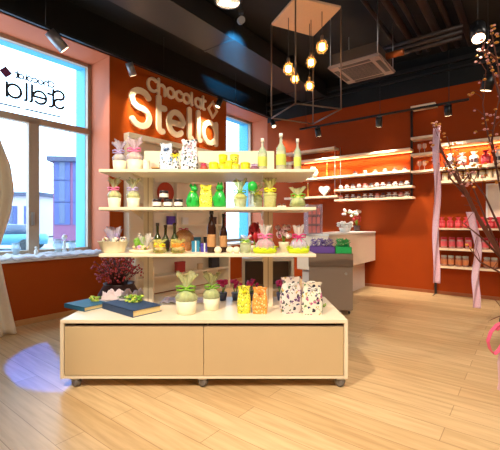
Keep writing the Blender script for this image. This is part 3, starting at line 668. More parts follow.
sprig(322.5, 307, 0, 'small green leaf sprig behind the rightmost printed bag', 8, .035, [LEAF, LEAF], 'leaf_sprig', 'decoration')
for i, (px, l_) in enumerate(((222.5, 'left magenta orchid pot at the back of the trolley top'), (236, 'middle magenta orchid pot at the back of the trolley'), (252, 'right magenta orchid pot behind the small floral bags'), (281, 'magenta orchid pot behind the large dark blossom bag'))):
    d_ = 3.82; t = thing('orchid_pot', l_, 'plant', (X(px, d_), d_, HT), i, 'magenta orchids at the back of the trolley')
    MB().lathe([(.035, 0), (.05, .08), (.046, .085), (.04, .08)], n=18).build('pot', mat('slate_pot', (90, 96, 130), .4), parent=t)
    q = MB(); r_ = random.Random(i)
    for k in range(18): q.ball((r_.uniform(-.042, .042), r_.uniform(-.045, .045), .14+r_.uniform(0, .07)), .022, (1, .6, .8), M=Matrix.Rotation(r_.random()*3, 4, 'X'), seg=8)
    q.build('blossoms', HOT, parent=t); q = MB()
    for k in range(5): q.tube([(0, 0, .05), (r_.uniform(-.04, .04), r_.uniform(-.04, .04), .15)], .003, 5)
    q.build('stems', LEAF, parent=t)

# ------------------------------------------------------------------ back bar along the sign wall
OFF = -.17; a = sl(129, OFF); b = sl(224, OFF); HBk = hl(127, 131.5, OFF)
BEI = mat('beige_panel', (216, 190, 146), .5)
bb = thing('back_bar', 'tall cream open shelf unit below the sign on the orange wall', 'shelf unit', ML @ Vector((a, 0, 0)), AL); lw = b-a
q = MB().bx((0, OFF, 0), (.05, -.02, HBk)).bx((lw-.05, OFF, 0), (lw, -.02, HBk)).bx((.05, OFF, HBk-.09), (lw-.05, -.02, HBk)).bx((.05, -.04, .1), (lw-.05, -.02, HBk-.09)).bx((lw*.45, OFF+.03, .95), (lw*.45+.04, -.04, HBk-.09))
q.build('carcass', CREAM, parent=bb)
for h in (1.35, 1.75, 2.2): MB().bx((.05, OFF+.02, h-.03), (lw-.05, -.04, h)).build('shelf', CREAM, parent=bb)
MB().bx((.0, OFF-.2, .86), (lw, -.04, .9)).build('worktop', CREAM, parent=bb)
MB().bx((0, OFF-.18, 0), (.05, OFF, .86)).bx((lw-.05, OFF-.18, 0), (lw, OFF, .86)).bx((.05, OFF-.16, 0), (lw-.05, -.04, .08)).build('base_frame', CREAM, parent=bb)
MB().bx((.05, OFF-.18, .42), (lw-.05, -.04, .45)).build('lower_shelf', CREAM, parent=bb)
bbp = [  # (along, h, kind, size, colour, label)
 (sl(166, OFF+.07)-a, 1.75, 'tray', .19, (190, 60, 24), 'round red tray leaning in the back bar behind the dark jars'),
 (.95, 1.35, 'box', .16, (92, 60, 170), 'violet box on the back bar shelf behind the wine bottles'),
 (1.3, 1.35, 'box', .14, (232, 226, 224), 'white box next to the violet box on the back bar'),
 (1.5, .9, 'box', .2, (40, 120, 150), 'teal box on the back bar worktop'),
 (.75, .9, 'box', .14, (170, 40, 30), 'red box on the back bar worktop at left'),
 (1.85, .9, 'box', .2, (36, 36, 44), 'black till box on the back bar worktop at right'),
 (1.5, 1.75, 'box', .13, (226, 150, 110), 'salmon box on the upper back bar shelf'),
 (sl(180, -.2)-a, .45, 'box', .2, (170, 40, 30), 'red box on the lowest back bar shelf, seen above the lime jar'),
 (sl(214, -.2)-a, .45, 'box', .24, (36, 36, 44), 'black box on the lowest back bar shelf at its right end'),
 (sl(200, -.2)-a, .45, 'box', .12, (214, 180, 140), 'small tan box on the lowest back bar shelf'),
 (2.1, 1.35, 'box', .16, (60, 40, 40), 'dark brown box at the right end of the back bar')]
for (x, h, k, s_, c_, l_) in bbp:
    t = thing('round_tray' if k == 'tray' else 'packaging_box', l_, 'tray' if k == 'tray' else 'box', ML @ Vector((a+x, OFF+.07-(.1 if h < 1 else 0), h)), AL)
    mm = mat('bar%s' % x, c_, .5)
    if k == 'tray':
        MB().lathe([(0, 0), (s_, 0), (s_*1.03, .015), (s_*.92, .018), (0, .012)], M=Matrix.Translation((0, .02, s_*1.03)) @ Matrix.Rotation(PI/2, 4, 'X'), n=32).build('tray', mm, parent=t)
        MB().lathe([(s_*.95, .014), (s_*.99, .022), (s_*1.03, .016)], M=Matrix.Translation((0, .02, s_*1.03)) @ Matrix.Rotation(PI/2, 4, 'X'), n=32).build('rim', mm, parent=t)
    else:
        MB().bx((-s_/2, -s_*.2, 0), (s_/2, s_*.2, s_*.8), bevel=.003).build('box_base', mm, parent=t); MB().bx((-s_/2-.003, -s_*.2-.003, s_*.8), (s_/2+.003, s_*.2+.003, s_), bevel=.003).build('box_lid', mm, parent=t)
# red berry bush behind the left end of the trolley
t = thing('berry_bush', 'dried red berry bush in dark pot behind the trolley left end', 'plant', (X(119, 4.55), 4.55, 0))
MB().lathe([(.14, 0), (.22, .25), (.25, .5), (.18, .62), (.19, .64), (.15, .62), (.12, .1)], n=24).build('pot', mat('dark_pot', (54, 26, 22), .5), parent=t)
r_ = random.Random(5); q = MB(); q2 = MB()
for k in range(70):
    a_ = r_.random()*2*PI; e = r_.uniform(.15, 1.2); R_ = r_.uniform(.2, .33)
    p = Vector((R_*math.cos(a_)*math.cos(e), R_*math.sin(a_)*math.cos(e), (.76+R_*math.sin(e)*.8)))
    q.tube([(0, 0, .4), (p.x*.4, p.y*.4, .4+(p.z-.4)*.7), p], .004, 5)
    for j in range(4): q2.ball(p+Vector((r_.uniform(-.04, .04), r_.uniform(-.04, .04), r_.uniform(-.12, .03))), .013, seg=6)
q.build('twigs', mat('dark_twig', (80, 36, 28), .7), parent=t); q2.build('berries', mat('berry_red', (168, 44, 38), .4), parent=t)['kind'] = 'stuff'
# cabinet seen through the trolley
t = thing('side_cabinet', 'cream cabinet with two dark niches behind the trolley right half', 'cabinet', (X(268, 5.0), 5.0, 0))
q = MB().bx((-.36, 0, 0), (.36, .4, .1)).bx((-.36, 0, .86), (.36, .4, .9))
for x in (-.36, -.02, .32): q.bx((x, 0, .1), (x+.04, .4, .86))
q.bx((-.32, .37, .1), (.32, .39, .86)).bx((-.32, 0, .45), (.32, .37, .48)).build('carcass', CREAM, parent=t)
for x in (-.32, .02): MB().bx((x, .004, .1), (x+.3, .022, .45)).build('door', BEI, parent=t)
for x in (-.32, .02): MB().bx((x, .35, .48), (x+.3, .368, .86)).build('niche_back', TAUPED, parent=t)

# ------------------------------------------------------------------ counter and cart
s0 = -2.3; PC = Vector((2.70, 7.80, 0))
cn = thing('sales_counter', 'long white sales counter with recessed base by the orange wall', 'counter', PC, AL)
MB().bx((s0, 0, .58), (-.02, .6, 1.17), bevel=.004).build('counter_box', mat('counter_white', (236, 222, 204), .4), parent=cn)
MB().bx((s0-.01, -.012, 1.17), (-.02, .61, 1.2), bevel=.004).build('counter_top', WHITE, parent=cn)
MB().bx((s0+.1, .2, 0), (-.1, .55, .58)).build('base', mat('counter_grey', (206, 200, 198), .5), parent=cn)
ct_ = thing('taupe_cart', 'taupe box cart on casters standing before the white counter', 'cart', (X(331, 5.5), 5.5, 0), math.radians(-9))
MB().bx((-.33, 0, .07), (.32, .42, .72), bevel=.004).build('cart_body', TAUPE, parent=ct_)
MB().bx((-.335, -.012, .72), (.325, .425, .92), bevel=.004).build('top_drawer', TAUPED, parent=ct_)
MB().cyl((.22, -.002, .62), (.22, -.02, .62), .02).build('lock', STEEL, parent=ct_)
for x in (-.28, .27):
    for y in (.05, .37):
        c = MB().bx((x-.02, y-.02, .05), (x+.02, y+.02, .07)).build('caster', STEEL, parent=ct_)
        MB().lathe([(.02, -.014), (.03, 0), (.02, .014)], M=Matrix.Translation((x, y, .03)) @ Matrix.Rotation(PI/2, 4, 'Y'), n=18).build('wheel', METALB, parent=c)
MC = Matrix.Translation((X(331, 5.5), 5.5, 0)) @ Matrix.Rotation(math.radians(-9), 4, 'Z')
for (x, w_, c_, l_) in ((-.13, .38, (110, 78, 160), 'crate heaped with purple shredded foil on the taupe cart'), (.19, .24, (40, 176, 92), 'crate heaped with green shredded foil on the taupe cart')):
    t = thing('foil_crate', l_, 'crate', MC @ Vector((x, .2, .92)), math.radians(-9)); mm = mat('foil%s' % x, c_, .3)
    MB().bx((-w_/2, -.17, 0), (w_/2, .17, .012)).bx((-w_/2, -.17, 0), (w_/2, -.16, .1)).bx((-w_/2, .16, 0), (w_/2, .17, .1)).bx((-w_/2, -.17, 0), (-w_/2+.01, .17, .1)).bx((w_/2-.01, -.17, 0), (w_/2, .17, .1)).build('crate', mm, parent=t)
    q = MB(); r_ = random.Random(9)
    for k in range(230):
        p = Vector((r_.uniform(-w_/2+.03, w_/2-.03), r_.uniform(-.14, .14), r_.uniform(.03, .21))); dd = Vector((r_.uniform(-1, 1), r_.uniform(-1, 1), r_.uniform(-1, 1)))*.03
        dd.z = max(dd.z, -.015); q.tube([p-dd, p+Vector((0, 0, .008)), p+dd], .004, 4)
    o = q.build('foil_shreds', mm, parent=t)
def on_counter(px, back):   # point on the counter top
    u_ = Vector((UX, UY, 0)); n_ = Vector((-UY, UX, 0)); p = PC+n_*back; t_ = (px-250)/F
    return p+u_*((t_*p.y-p.x)/(UX-UY*t_))+Vector((0, 0, 1.2))
t = thing('acrylic_stand', 'clear upright acrylic display stand with pink cards on the counter', 'display stand', on_counter(313, .3), .2)
AC = clear('acrylic', (240, 222, 226), .35, .05)
MB().bx((-.13, -.1, 0), (.13, .1, .012)).bx((-.13, .09, .012), (.13, .1, .5)).bx((-.13, -.1, .012), (-.12, .09, .5)).bx((.12, -.1, .012), (.13, .09, .5)).build('case', AC, parent=t)
for z in (.16, .32): MB().bx((-.12, -.1, z), (.12, .09, z+.006)).build('tier', AC, parent=t)
q = MB()
for k in range(9): q.bx((-.1+(k % 3)*.075, -.06, .018+(k//3)*.153), (-.05+(k % 3)*.075, -.04, .13+(k//3)*.153))
q.build('cards', mat('rose_card', (214, 130, 130), .6), parent=t)
t = thing('white_flower_bowl', 'heap of white flowers and tissue on the counter right end', 'flowers', on_counter(345, .28))
MB().lathe([(.08, 0), (.1, .03), (.12, .09), (.1, .09), (.07, .02)], n=20).build('bowl', WHITE, parent=t); q = MB(); r_ = random.Random(2)
for k in range(30): q.ball((r_.uniform(-.14, .14), r_.uniform(-.09, .09), .1+r_.uniform(0, .1)), .035, (1, .8, .7), seg=8)
q.build('blossoms', WHITE, parent=t)
t = thing('orchid_plant', 'white orchid with red flowers in a dark pot at counter end', 'plant', on_counter(357, .36))
MB().lathe([(.05, 0), (.075, .12), (.07, .125), (.06, .1)], n=18).build('pot', mat('dark_pot', (54, 26, 22), .5), parent=t); q = MB()
st = []
for k in range(5):
    e_ = Vector((-.26+.08*k, r_.uniform(-.05, .05), .42+.05*math.sin(k*2))); q.tube([(0, 0, .1), (e_.x*.4, 0, .36), e_], .005, 5); st.append(e_)
q.build('stems', LEAF, parent=t); q = MB()
for e_ in st:
    for j in range(4): q.ball(e_+Vector((r_.uniform(-.05, .05), r_.uniform(-.04, .04), r_.uniform(-.05, .05))), .033, (1, .5, .9), seg=8)
q.build('white_blossoms', WHITE, parent=t); q = MB()
for k in range(14): q.ball((r_.uniform(-.09, .09), r_.uniform(-.06, .06), .2+r_.uniform(0, .13)), .03, (1, .6, .9), seg=8)
q.build('red_blossoms', mat('dark_red_petal', (176, 24, 34), .5), parent=t)

# ------------------------------------------------------------------ shelves on the right wall
SHD = .27
PSH = mat('shelf_cream', (250, 222, 190), .45, noise_amt=.02)
def wshelf(x0, x1, xm_, ym, label, dep=SHD, thick=.045):
    off = -dep; h = hr(xm_, ym, off); t0, t1 = tr(x0, off), tr(x1, off)
    o = MB().bx((t0, -dep, h-thick/2), (t1, -.004, h+thick/2), bevel=.003).build('wall_shelf', PSH, M=MR)
    tag(o, label, 'shelf'); return t0, t1, h+thick/2
wshelf(284, 334, 334, 147.5, 'short topmost shelf left of the wire support on orange wall')
sA2 = wshelf(284, 410, 370, 153.3, 'long cream shelf second from top on the orange wall')
sA3 = wshelf(284, 410, 370, 174, 'long cream shelf with LED glow above, third from top')
sA4 = wshelf(284, 337, 320, 197, 'short low shelf holding the white heart at left')
sB4 = wshelf(334, 412, 380, 188, 'cream shelf of dark and white packets, upper of two')
sB5 = wshelf(334, 412, 380, 198.6, 'cream shelf of small packets, lowest on orange wall middle')
sC1 = wshelf(410.5, 435, 420, 105.8, 'highest short shelf beside the dark wall post')
sC2 = wshelf(410.5, 433, 420, 137.3, 'second short shelf down beside the dark wall post')
sC3 = wshelf(410.5, 433, 420, 154, 'third short shelf down beside the dark post, with glasses')
sC4 = wshelf(410.5, 436, 420, 171.2, 'fourth short shelf down beside the dark post, with glasses')
sD1 = wshelf(441, 540, 470, 141.5, 'thick right hand shelf above the lit niche behind branches', thick=.06)
sD2 = wshelf(438, 540, 470, 166.5, 'right hand shelf with gift bags behind the branches', thick=.06)
sD3 = wshelf(438, 540, 470, 180.2, 'right hand shelf with cream pots behind the branches')
sE1 = wshelf(436, 540, 470, 229.2, 'upper of three white shelves with red sweet bags', thick=.035)
sE2 = wshelf(436, 540, 470, 250.5, 'middle of three white shelves with red lidded jars', thick=.035)
sE3 = wshelf(436, 540, 470, 269, 'lowest of three white shelves with brown filled jars', thick=.035)
def post(px, y0, y1, label):
    off = -.03; t0 = tr(px, off)
    tag(MB().bx((t0-.02, -.03, hr(px, y1, off)), (t0+.02, -.002, hr(px, y0, off))).bx((t0-.006, -SHD, hr(px, y1, off)+.02), (t0+.006, -.03, hr(px, y1, off)+.045)).build('wall_post', METALB, M=MR), label, 'post')
post(411.5, 106, 199, 'dark metal shelf post between long and short shelves')
post(435.5, 165, 295.5, 'dark metal upright behind the left pink ribbon')
t0 = tr(335, -SHD)
wr = thing('shelf_wire', 'thin pale wire support joining the upper left wall shelves', 'support', MR @ Vector((t0, 0, 0)), AR)
MB().cyl((0, -SHD-.006, hr(335, 199, -SHD)), (0, -SHD-.006, hr(335, 146, -SHD)), .006, 8).build('front_wire', STEEL, parent=wr)
MB().cyl((.02, -.02, hr(335, 199, -SHD)), (.02, -.02, hr(335, 146, -SHD)), .006, 8).build('rear_wire', STEEL, parent=wr)
# lit niche back panels (pale orange) stay plain wall; LED strips under the shelves
LEDM = mat('led_strip', (255, 196, 120), .4, emit=4)
for (s_, th_, x0, x1, l_) in ((sA2, .045, 300, 409, 'warm LED strip under the second long wall shelf'), (sD1, .06, 443, 535, 'warm LED strip under the thick right hand shelf')):
    o = MB().bx((tr(x0, -SHD), -.06, s_[2]-th_-.011), (tr(x1, -SHD), -.04, s_[2]-th_-.001)).build('led_strip', LEDM, M=MR); tag(o, l_, 'lamp')
def on_r(px, s_, off=-.16): return MR @ Vector((tr(px, off), off, s_[2]))
t = thing('white_vase', 'round white vase on the third wall shelf behind trolley shelf end', 'vase', on_r(313, sA3)); MB().lathe([(.05, 0), (.11, .06), (.13, .13), (.1, .2), (.05, .24), (.06, .26)], n=24).build('vase_body', WHITE, parent=t); MB().lathe([(.055, .255), (.065, .262), (.055, .27)], n=20).build('rim', WHITE, parent=t)
t = thing('white_heart', 'white heart shaped box on the short low wall shelf', 'ornament', on_r(324.5, sA4), AR)
q = MB(); hp = []
for i in range(40):
    a_ = 2*PI*i/40; hp.append((.008*16*math.sin(a_)**3, .008*(13*math.cos(a_)-5*math.cos(2*a_)-2*math.cos(3*a_)-math.cos(4*a_))+.136))
f_ = [q.bm.verts.new((p[0], -.04, p[1])) for p in hp]; g_ = [q.bm.verts.new((p[0], .04, p[1])) for p in hp]
q.bm.faces.new(f_); q.bm.faces.new(g_[::-1])
for i in range(40): q.bm.faces.new((f_[i], f_[(i+1) % 40], g_[(i+1) % 40], g_[i]))
q.build('heart', WHITE, parent=t); MB().bx((-.03, -.045, .14), (.03, -.04, .16)).build('tag', IVORY, parent=t)
for px, s_, l_ in ((327, sA3, 'slim gold candlestick on the third wall shelf'), (308, sA4, 'slim gold candlestick on the short low wall shelf')):
    t = thing('candlestick', l_, 'candlestick', on_r(px, s_)); MB().lathe([(.04, 0), (.035, .012), (.01, .03), (.01, .26), (.022, .28), (.018, .3)], n=16).build('stem', GOLD, parent=t); MB().cyl((0, 0, .295), (0, 0, .34), .012).build('candle', IVORY, parent=t)
# packets: pack = box with lid and bow-less band
def packet(loc, rz, w_, h_, c1, c2, label, group, key):
    t = thing('sweet_packet', label, 'packet', loc, rz, group)
    MB().lathe([(w_*.42, 0), (w_*.5, .01), (w_*.5, h_*.6), (w_*.35, h_*.72), (w_*.12, h_*.8), (w_*.4, h_)], n=16, pleat=.04, sy=.7).build('bag', c1, parent=t)
    MB().lathe([(w_*.51, h_*.2), (w_*.515, h_*.22), (w_*.515, h_*.45), (w_*.51, h_*.47)], n=16, sy=.7).build('paper_label', c2, parent=t)
    return t
DKP = mat('dark_packet', (70, 46, 52), .4); WHP = mat('white_packet', (240, 224, 214), .4); REDP = mat('red_packet', (206, 40, 52), .35); ROSER = mat('light_red_label', (232, 96, 104), .4); ROSEP = mat('rose_packet', (226, 130, 120), .4)
def row(s_, x0, x1, n, w_, h_, cols, words, where, group, off=-.16):
    base = {}
    for i in range(n):
        px = x0+(x1-x0)*i/(n-1); k = cols[i % len(cols)]
        lab = '%s %s from the left on %s' % (ORD[i], words[k], where)
        c1, c2 = {'d': (DKP, WHP), 'w': (WHP, DKP), 'r': (REDP, ROSER), 'o': (ROSEP, WHP)}[k]
        if k in base: dup(base[k], on_r(px, s_, off), AR, lab)
        else: base[k] = packet(on_r(px, s_, off), AR, w_, h_, c1, c2, lab, group, k)
wd = {'d': 'packet, a dark one,', 'w': 'packet, a white one,', 'r': 'packet, a red one,', 'o': 'packet, a rose one,'}
row(sB4, 341, 407, 12, .10, .10, 'wwdwodwwdwd', wd, 'the upper middle packet shelf', 'small packets on the upper middle wall shelf')
row(sB5, 341, 407, 12, .10, .10, 'owwdwwodww', wd, 'the lowest middle packet shelf', 'small packets on the lowest middle wall shelf')
row(sA3, 355, 405, 6, .09, .075, 'dwowd', wd, 'the LED lit long shelf', 'little packets on the lit long shelf')
row(sD2, 450, 498, 5, .15, .25, 'wowrw', wd, 'the right hand gift bag shelf', 'gift bags on the right hand shelf')
row(sE1, 442, 499, 8, .11, .20, 'rrr', {'r': 'red sweet bag'}, 'the upper white shelf', 'red sweet bags on the upper white shelf', -.15)
# glasses
GLS = clear('tumbler_glass', (250, 214, 190), .5, .05)
gk = 0; GB = None
for s_, nm in ((sC3, 'third'), (sC4, 'fourth')):
    for px, w_ in ((419.5, 'left'), (424.5, 'right')):
        l_ = '%s stemmed glass on the %s short shelf by the post' % (w_, nm)
        if GB is None:
            GB = thing('wine_glass', l_, 'glass', on_r(px, s_), 0, 'stemmed glasses on the short shelves')
            MB().lathe([(.035, 0), (.035, .005), (.006, .012), (.006, .08)], n=16).build('stem', GLS, parent=GB); MB().lathe([(.006, .08), (.035, .11), (.04, .15), (.034, .19), (.031, .19), (.036, .15), (.031, .115), (.004, .085)], n=16).build('bowl', GLS, parent=GB)
        else: dup(GB, on_r(px, s_), 0, l_)
# pots on sD3 and jars on sE2, sE3
def jrow(s_, pxs, r, h, glass, lid, lab, what, where, group, off=-.15):
    for i, px in enumerate(pxs):
        l_ = '%s %s from the left on %s' % (ORD[i], what, where)
        if i == 0:
            b_ = thing('jar', l_, 'jar', on_r(px, s_, off), AR, group); jar_parts(b_, r, h, glass, lid, lab)
        else: dup(b_, on_r(px, s_, off), AR+i, l_)
jrow(sD3, [445, 452, 459.5, 467, 474.5, 482, 489.5, 496.5], .05, .15, mat('cream_pot', (244, 220, 186), .4), mat('gold_lid', (214, 170, 100), .4), None, 'cream pot', 'the lower right hand shelf', 'cream pots behind the branches')
jrow(sE2, [444, 452, 460, 468.5, 485, 494, 503], .055, .21, clear('red_sweets_glass', (226, 150, 136), .75, .1), mat('red_lid', (190, 24, 44), .35), ROSER, 'red lidded jar', 'the middle white shelf', 'red lidded jars')
jrow(sE3, [444, 451, 458.5, 465.5, 487, 494.5], .052, .2, clear('brown_sweets_glass', (190, 110, 70), .8, .1), clear('pale_bottle_glass', (234, 240, 220), .45, .06), mat('amber_label', (214, 130, 80), .5), 'brown filled jar', 'the lowest white shelf', 'brown filled jars')
t = thing('glass_dish', 'low glass dish between the brown jars on the lowest shelf', 'dish', on_r(475.8, sE3)); MB().lathe([(.04, 0), (.045, .01), (.065, .05), (.06, .05), (.04, .015)], n=20).build('bowl', clear('clear_glass', (214, 236, 246), .4, .05), parent=t); MB().lathe([(0, .015), (.05, .045), (0, .055)], n=16).build('sweets', WHP, parent=t)
# white framed panel at the right edge, above the red bags
pn = thing('white_wall_panel', 'white framed wall panel at right edge behind the branches', 'panel', MR @ Vector((tr(486, -.03), 0, hr(494, 218, -.03))), AR)
MB().bx((0, -.03, 0), (.75, -.003, .62), bevel=.003).build('panel', mat('warm_white', (244, 222, 200), .5), parent=pn)
MB().bx((0, -.045, 0), (.75, -.03, .03)).bx((0, -.045, .59), (.75, -.03, .62)).bx((0, -.045, .03), (.03, -.03, .59)).build('frame', WHITE, parent=pn)

# ------------------------------------------------------------------ ceiling services
def ceil_obj(mb, name, label, cat, m_, M=None): return tag(mb.build(name, m_, M=M), label, cat)
dt = thing('air_duct', 'broad dark grey air duct running along the sign wall side', 'duct', ML @ Vector((0, 0, 0)), AL)
MB().bx((-3.5, -1.73, 4.3), (5.5, -1.09, 4.62)).build('duct_body', DARKG, parent=dt)
for k in range(4): MB().bx((-3+k*2.6, -1.74, 4.292), (-2.96+k*2.6, -1.08, 4.63)).build('flange', DARKG, parent=dt)
for s_ in (-2, 1, 4): MB().bx((s_, -1.75, 4.62), (s_+.04, -1.07, CEIL)).build('hanger', METALB, parent=dt)
# round branch duct with turned rim
t = thing('duct_outlet', 'rounded dark duct outlet beside the blue lit air duct', 'duct', (X(259, 4.6), 4.2, 4.22))
MB().lathe([(.30, .0), (.33, 0), (.33, .06), (.31, .1), (.31, .47)], n=36, sx=.8, sy=.9).build('outlet_body', DARKG, parent=t); MB().lathe([(.30, -.02), (.35, -.02), (.35, .02), (.30, .02), (.30, -.02)], n=36, sx=.8, sy=.9).build('rim', mat('worn_metal', (110, 104, 104), .35, .5), parent=t)
dl = thing('disc_lamp', 'round lit disc lamp hanging at the top centre of ceiling', 'lamp', (X(228, 4.6), 4.6, CH+(HY-2)*4.6/F))
MB().lathe([(0, 0), (.15, 0), (.17, .02)], n=28).build('diffuser', mat('disc_glow', (255, 224, 190), .4, emit=2.5), parent=dl); MB().lathe([(.172, .0), (.18, .02), (.15, .1), (.03, .14), (0, .14)], n=28).build('housing', METALB, parent=dl); MB().cyl((0, 0, .13), (0, 0, CEIL-(CH+(HY-2)*4.6/F)), .01).build('stem', METALB, parent=dl)
ac = thing('air_conditioner', 'ceiling cassette air conditioner hanging on rods above the counter', 'air conditioner', (X(362, 5.95), 5.95, 3.87), AR)
MB().bx((-.42, -.42, 0), (.42, .42, .05), bevel=.02).build('panel', mat('ac_grey', (150, 132, 126), .5), parent=ac)
q = MB()
for k in range(11): q.bx((-.25, -.25+k*.048, -.006), (.25, -.225+k*.048, .002))
q.build('grille', mat('ac_dark', (54, 46, 46), .5), parent=ac)
for a_ in range(4): MB().box((0, 0, 0), (.5, .07, .008), M=Matrix.Rotation(a_*PI/2, 4, 'Z') @ Matrix.Translation((0, .34, 0))).build('louvre', mat('ac_dark', (54, 46, 46), .5), parent=ac)
MB().bx((-.36, -.36, .05), (.36, .36, .24)).build('housing', mat('ac_body', (84, 70, 60), .45, .3), parent=ac)
for x in (-.38, .38):
    for y in (-.38, .38): MB().cyl((x, y, .05), (x, y, CEIL-3.87), .008, 8).build('rod', STEEL, parent=ac)
MB().cyl((.36, .1, .18), (.62, .1, .18), .05).build('pipe_joint', mat('copper', (200, 110, 60), .4, .6), parent=ac)
# pipes along the ceiling
def pipe(px, py, h, l0, l1, r, label, ang='u'):
    z = F*(h-CH)/(HY-py); p = Vector((X(px, z), z, h)); d_ = Vector((UX, UY, 0)) if ang == 'u' else Vector((UY, -UX, 0))
    tag(MB().cyl(p+d_*l0, p+d_*l1, r, 12).build('ceiling_pipe', PIPE), label, 'pipe')
for i, (px, r, h) in enumerate(((398, .05, 4.55), (411, .035, 4.55), (431, .06, 4.5), (447, .045, 4.55), (463, .05, 4.55), (378, .03, 4.6))):
    pipe(px, 20, h, -4, 1.35-.1*i if i < 5 else 1.3, r, ['%s ceiling pipe running away from the camera, above the air conditioner side' % w_ for w_ in ('leftmost thick', 'second thin', 'thickest middle', 'fourth', 'rightmost', 'far left thin')][i])
for i, (py, l_) in enumerate(((41, 'upper'), (46, 'middle'), (51, 'lower'))): pipe(410, py, 4.35-.06*i, -.5, .75, .035, l_+' of three short pipes crossing beside the air conditioner', 'v')
tag(MB().tube([MR @ Vector((-1.0, -1.2, 4.37)), MR @ Vector((.3, -1.2, 4.37)), MR @ Vector((.33, -1.2, 4.5)), MR @ Vector((.33, -1.2, CEIL))], .03).build('ceiling_pipe', PIPE), 'pipe bent up to the ceiling near the near spotlights', 'pipe')

# track rails and spotlights
def track(M, x0, x1, y, h, label, drops):
    t = thing('track_rail', label, 'track', M @ Vector((x0, y, h)), AL if M is ML else AR)
    MB().bx((0, -.02, 0), (x1-x0, .02, .035)).build('rail', METALB, parent=t)
    for d_ in drops: MB().cyl((d_-x0, 0, .03), (d_-x0, 0, CEIL-h), .005, 6).build('suspension', METALB, parent=t)
TO = -.28; TH_L = hl(120, 58, TO)
track(ML, -3.0, sCor-.3, TO, TH_L, 'long black track rail along the top of the sign wall', (-2, 0, 2, 4, 5.2))
RO = -.8; TH_R = hr(400, 112.4, RO)
track(MR, tr(300, RO), tr(469, RO), RO, TH_R, 'black track rail hung before the orange shelf wall', (tr(306, RO), tr(380, RO), tr(449, RO)))
lamps = []
SILV = mat('grey_metal', (150, 146, 146), .35, .6)
def spot(loc, aim, label, r=.055, ln=.17, m_=METALB, drop=.05):
    t = thing('track_spotlight', label, 'spotlight', loc)
    d_ = (Vector(aim)-Vector(loc)); d_.z += drop+.05; d_.normalize()
    c = Vector((0, 0, -drop-.06))
    MB().bx((-.03, -.03, -.025), (.03, .03, 0)).build('adapter', METALB, parent=t)
    MB().cyl((0, 0, -.02), (0, 0, -drop-.06), .012, 8).box((0, 0, -drop-.05), (r*1.6, r*1.2, .03)).build('yoke', METALB, parent=t)
    b = MB().cyl(c-d_*ln*.5, c+d_*ln*.5, r, 20).build('lamp_body', m_, parent=t)
    MB().cyl(c+d_*ln*.5, c+d_*(ln*.5+.004), r*.82, 18).build('lens', LENS, parent=b)
    lamps.append((Vector(loc)+c+d_*(ln*.5+.03), d_))
def pL(px, off=TO, h=None): return ML @ Vector((sl(px, off), off, h if h is not None else TH_L))
def pR(px, off=RO, h=None): return MR @ Vector((tr(px, off), off, h if h is not None else TH_R))
spot(pL(57), ML @ Vector((2.0, -.5, 2.2)), 'spotlight on left track before the window top', .075, .27, SILV)
spot(pL(131), ML @ Vector((2.3, 0, 2.2)), 'grey spotlight on left track, left of the sign', .06, .2, SILV)
spot(pL(219), ML @ Vector((3.0, 0, 2.6)), 'spotlight on left track in front of diamond mark', .06, .18)
spot(pL(273), MR @ Vector((-2.2, -.6, .9)), 'spotlight at the far corner end of left track', .06, .18)
spot(pR(318), MR @ Vector((tr(330), 0, 1.6)), 'leftmost spotlight on the orange wall track', .06, .18)
spot(pR(379), MR @ Vector((tr(380), 0, 1.6)), 'middle spotlight on the orange wall track', .06, .18)
spot(pR(448), MR @ Vector((tr(455), 0, 1.2)), 'rightmost spotlight on the orange wall track', .06, .18)
def hang(px, py, d, aim, label):
    p = Vector((X(px, d), d, CH+(HY-py)*d/F)); spot(p, aim, label, .075, .2, METALB, .03)
    tag(MB().cyl((p.x, p.y, p.z), (p.x, p.y, CEIL), .006, 8).build('suspension_rod', METALB), 'rod holding the '+label, 'rod')
hang(478, 24, 3.9, (1.6, 2.2, 0), 'near hanging spotlight at the upper right')
hang(488, 76, 4.9, (3.0, 5.6, 1.0), 'hanging spotlight below the near one at right edge')

spot(Vector((X(241, 4.7), 4.7, 4.12)), (X(226, 6.2), 6.2, 4.6), 'small silver spotlight aimed at the air duct by the disc lamp', .045, .12, SILV)
tag(MB().cyl((X(241, 4.7), 4.7, 4.12), (X(241, 4.7), 4.7, CEIL), .006, 8).build('suspension_rod', METALB), 'rod holding the small silver spotlight', 'rod')
# pendant frame with five bulbs
PF = [Vector((.31, 5.235, 0)), Vector((.965, 5.556, 0)), Vector((1.2075, 4.818, 0)), Vector((.576, 4.595, 0))]
hb_, ht_ = 2.9, 4.24; pc = sum(PF, Vector())/4
pd = thing('pendant_lamp', 'open wire frame pendant with beige top plate and five globe bulbs', 'pendant lamp', (pc.x, pc.y, ht_))
q = MB(); lo = [q.bm.verts.new((p.x-pc.x, p.y-pc.y, 0)) for p in PF]; hi = [q.bm.verts.new((p.x-pc.x, p.y-pc.y, .03)) for p in PF]
q.bm.faces.new(lo); q.bm.faces.new(hi[::-1])
for i in range(4): q.bm.faces.new((lo[i], lo[(i+1) % 4], hi[(i+1) % 4], hi[i]))
q.build('top_plate', mat('beige_plate', (206, 168, 136), .5), parent=pd)
RODM = mat('bronze_rod', (120, 96, 80), .35, .6)
for i in range(4):
    p = PF[i]-pc; p2 = PF[(i+1) % 4]-pc
    MB().cyl((p.x, p.y, 0), (p.x, p.y, hb_-ht_), .01, 8).build('rod', RODM, parent=pd)
    MB().cyl((p.x, p.y, hb_-ht_), (p2.x, p2.y, hb_-ht_), .01, 8).build('frame_bar', RODM, parent=pd)
MB().cyl((0, 0, .03), (0, 0, CEIL-ht_), .02).build('ceiling_stem', METALB, parent=pd)
bulbs = []
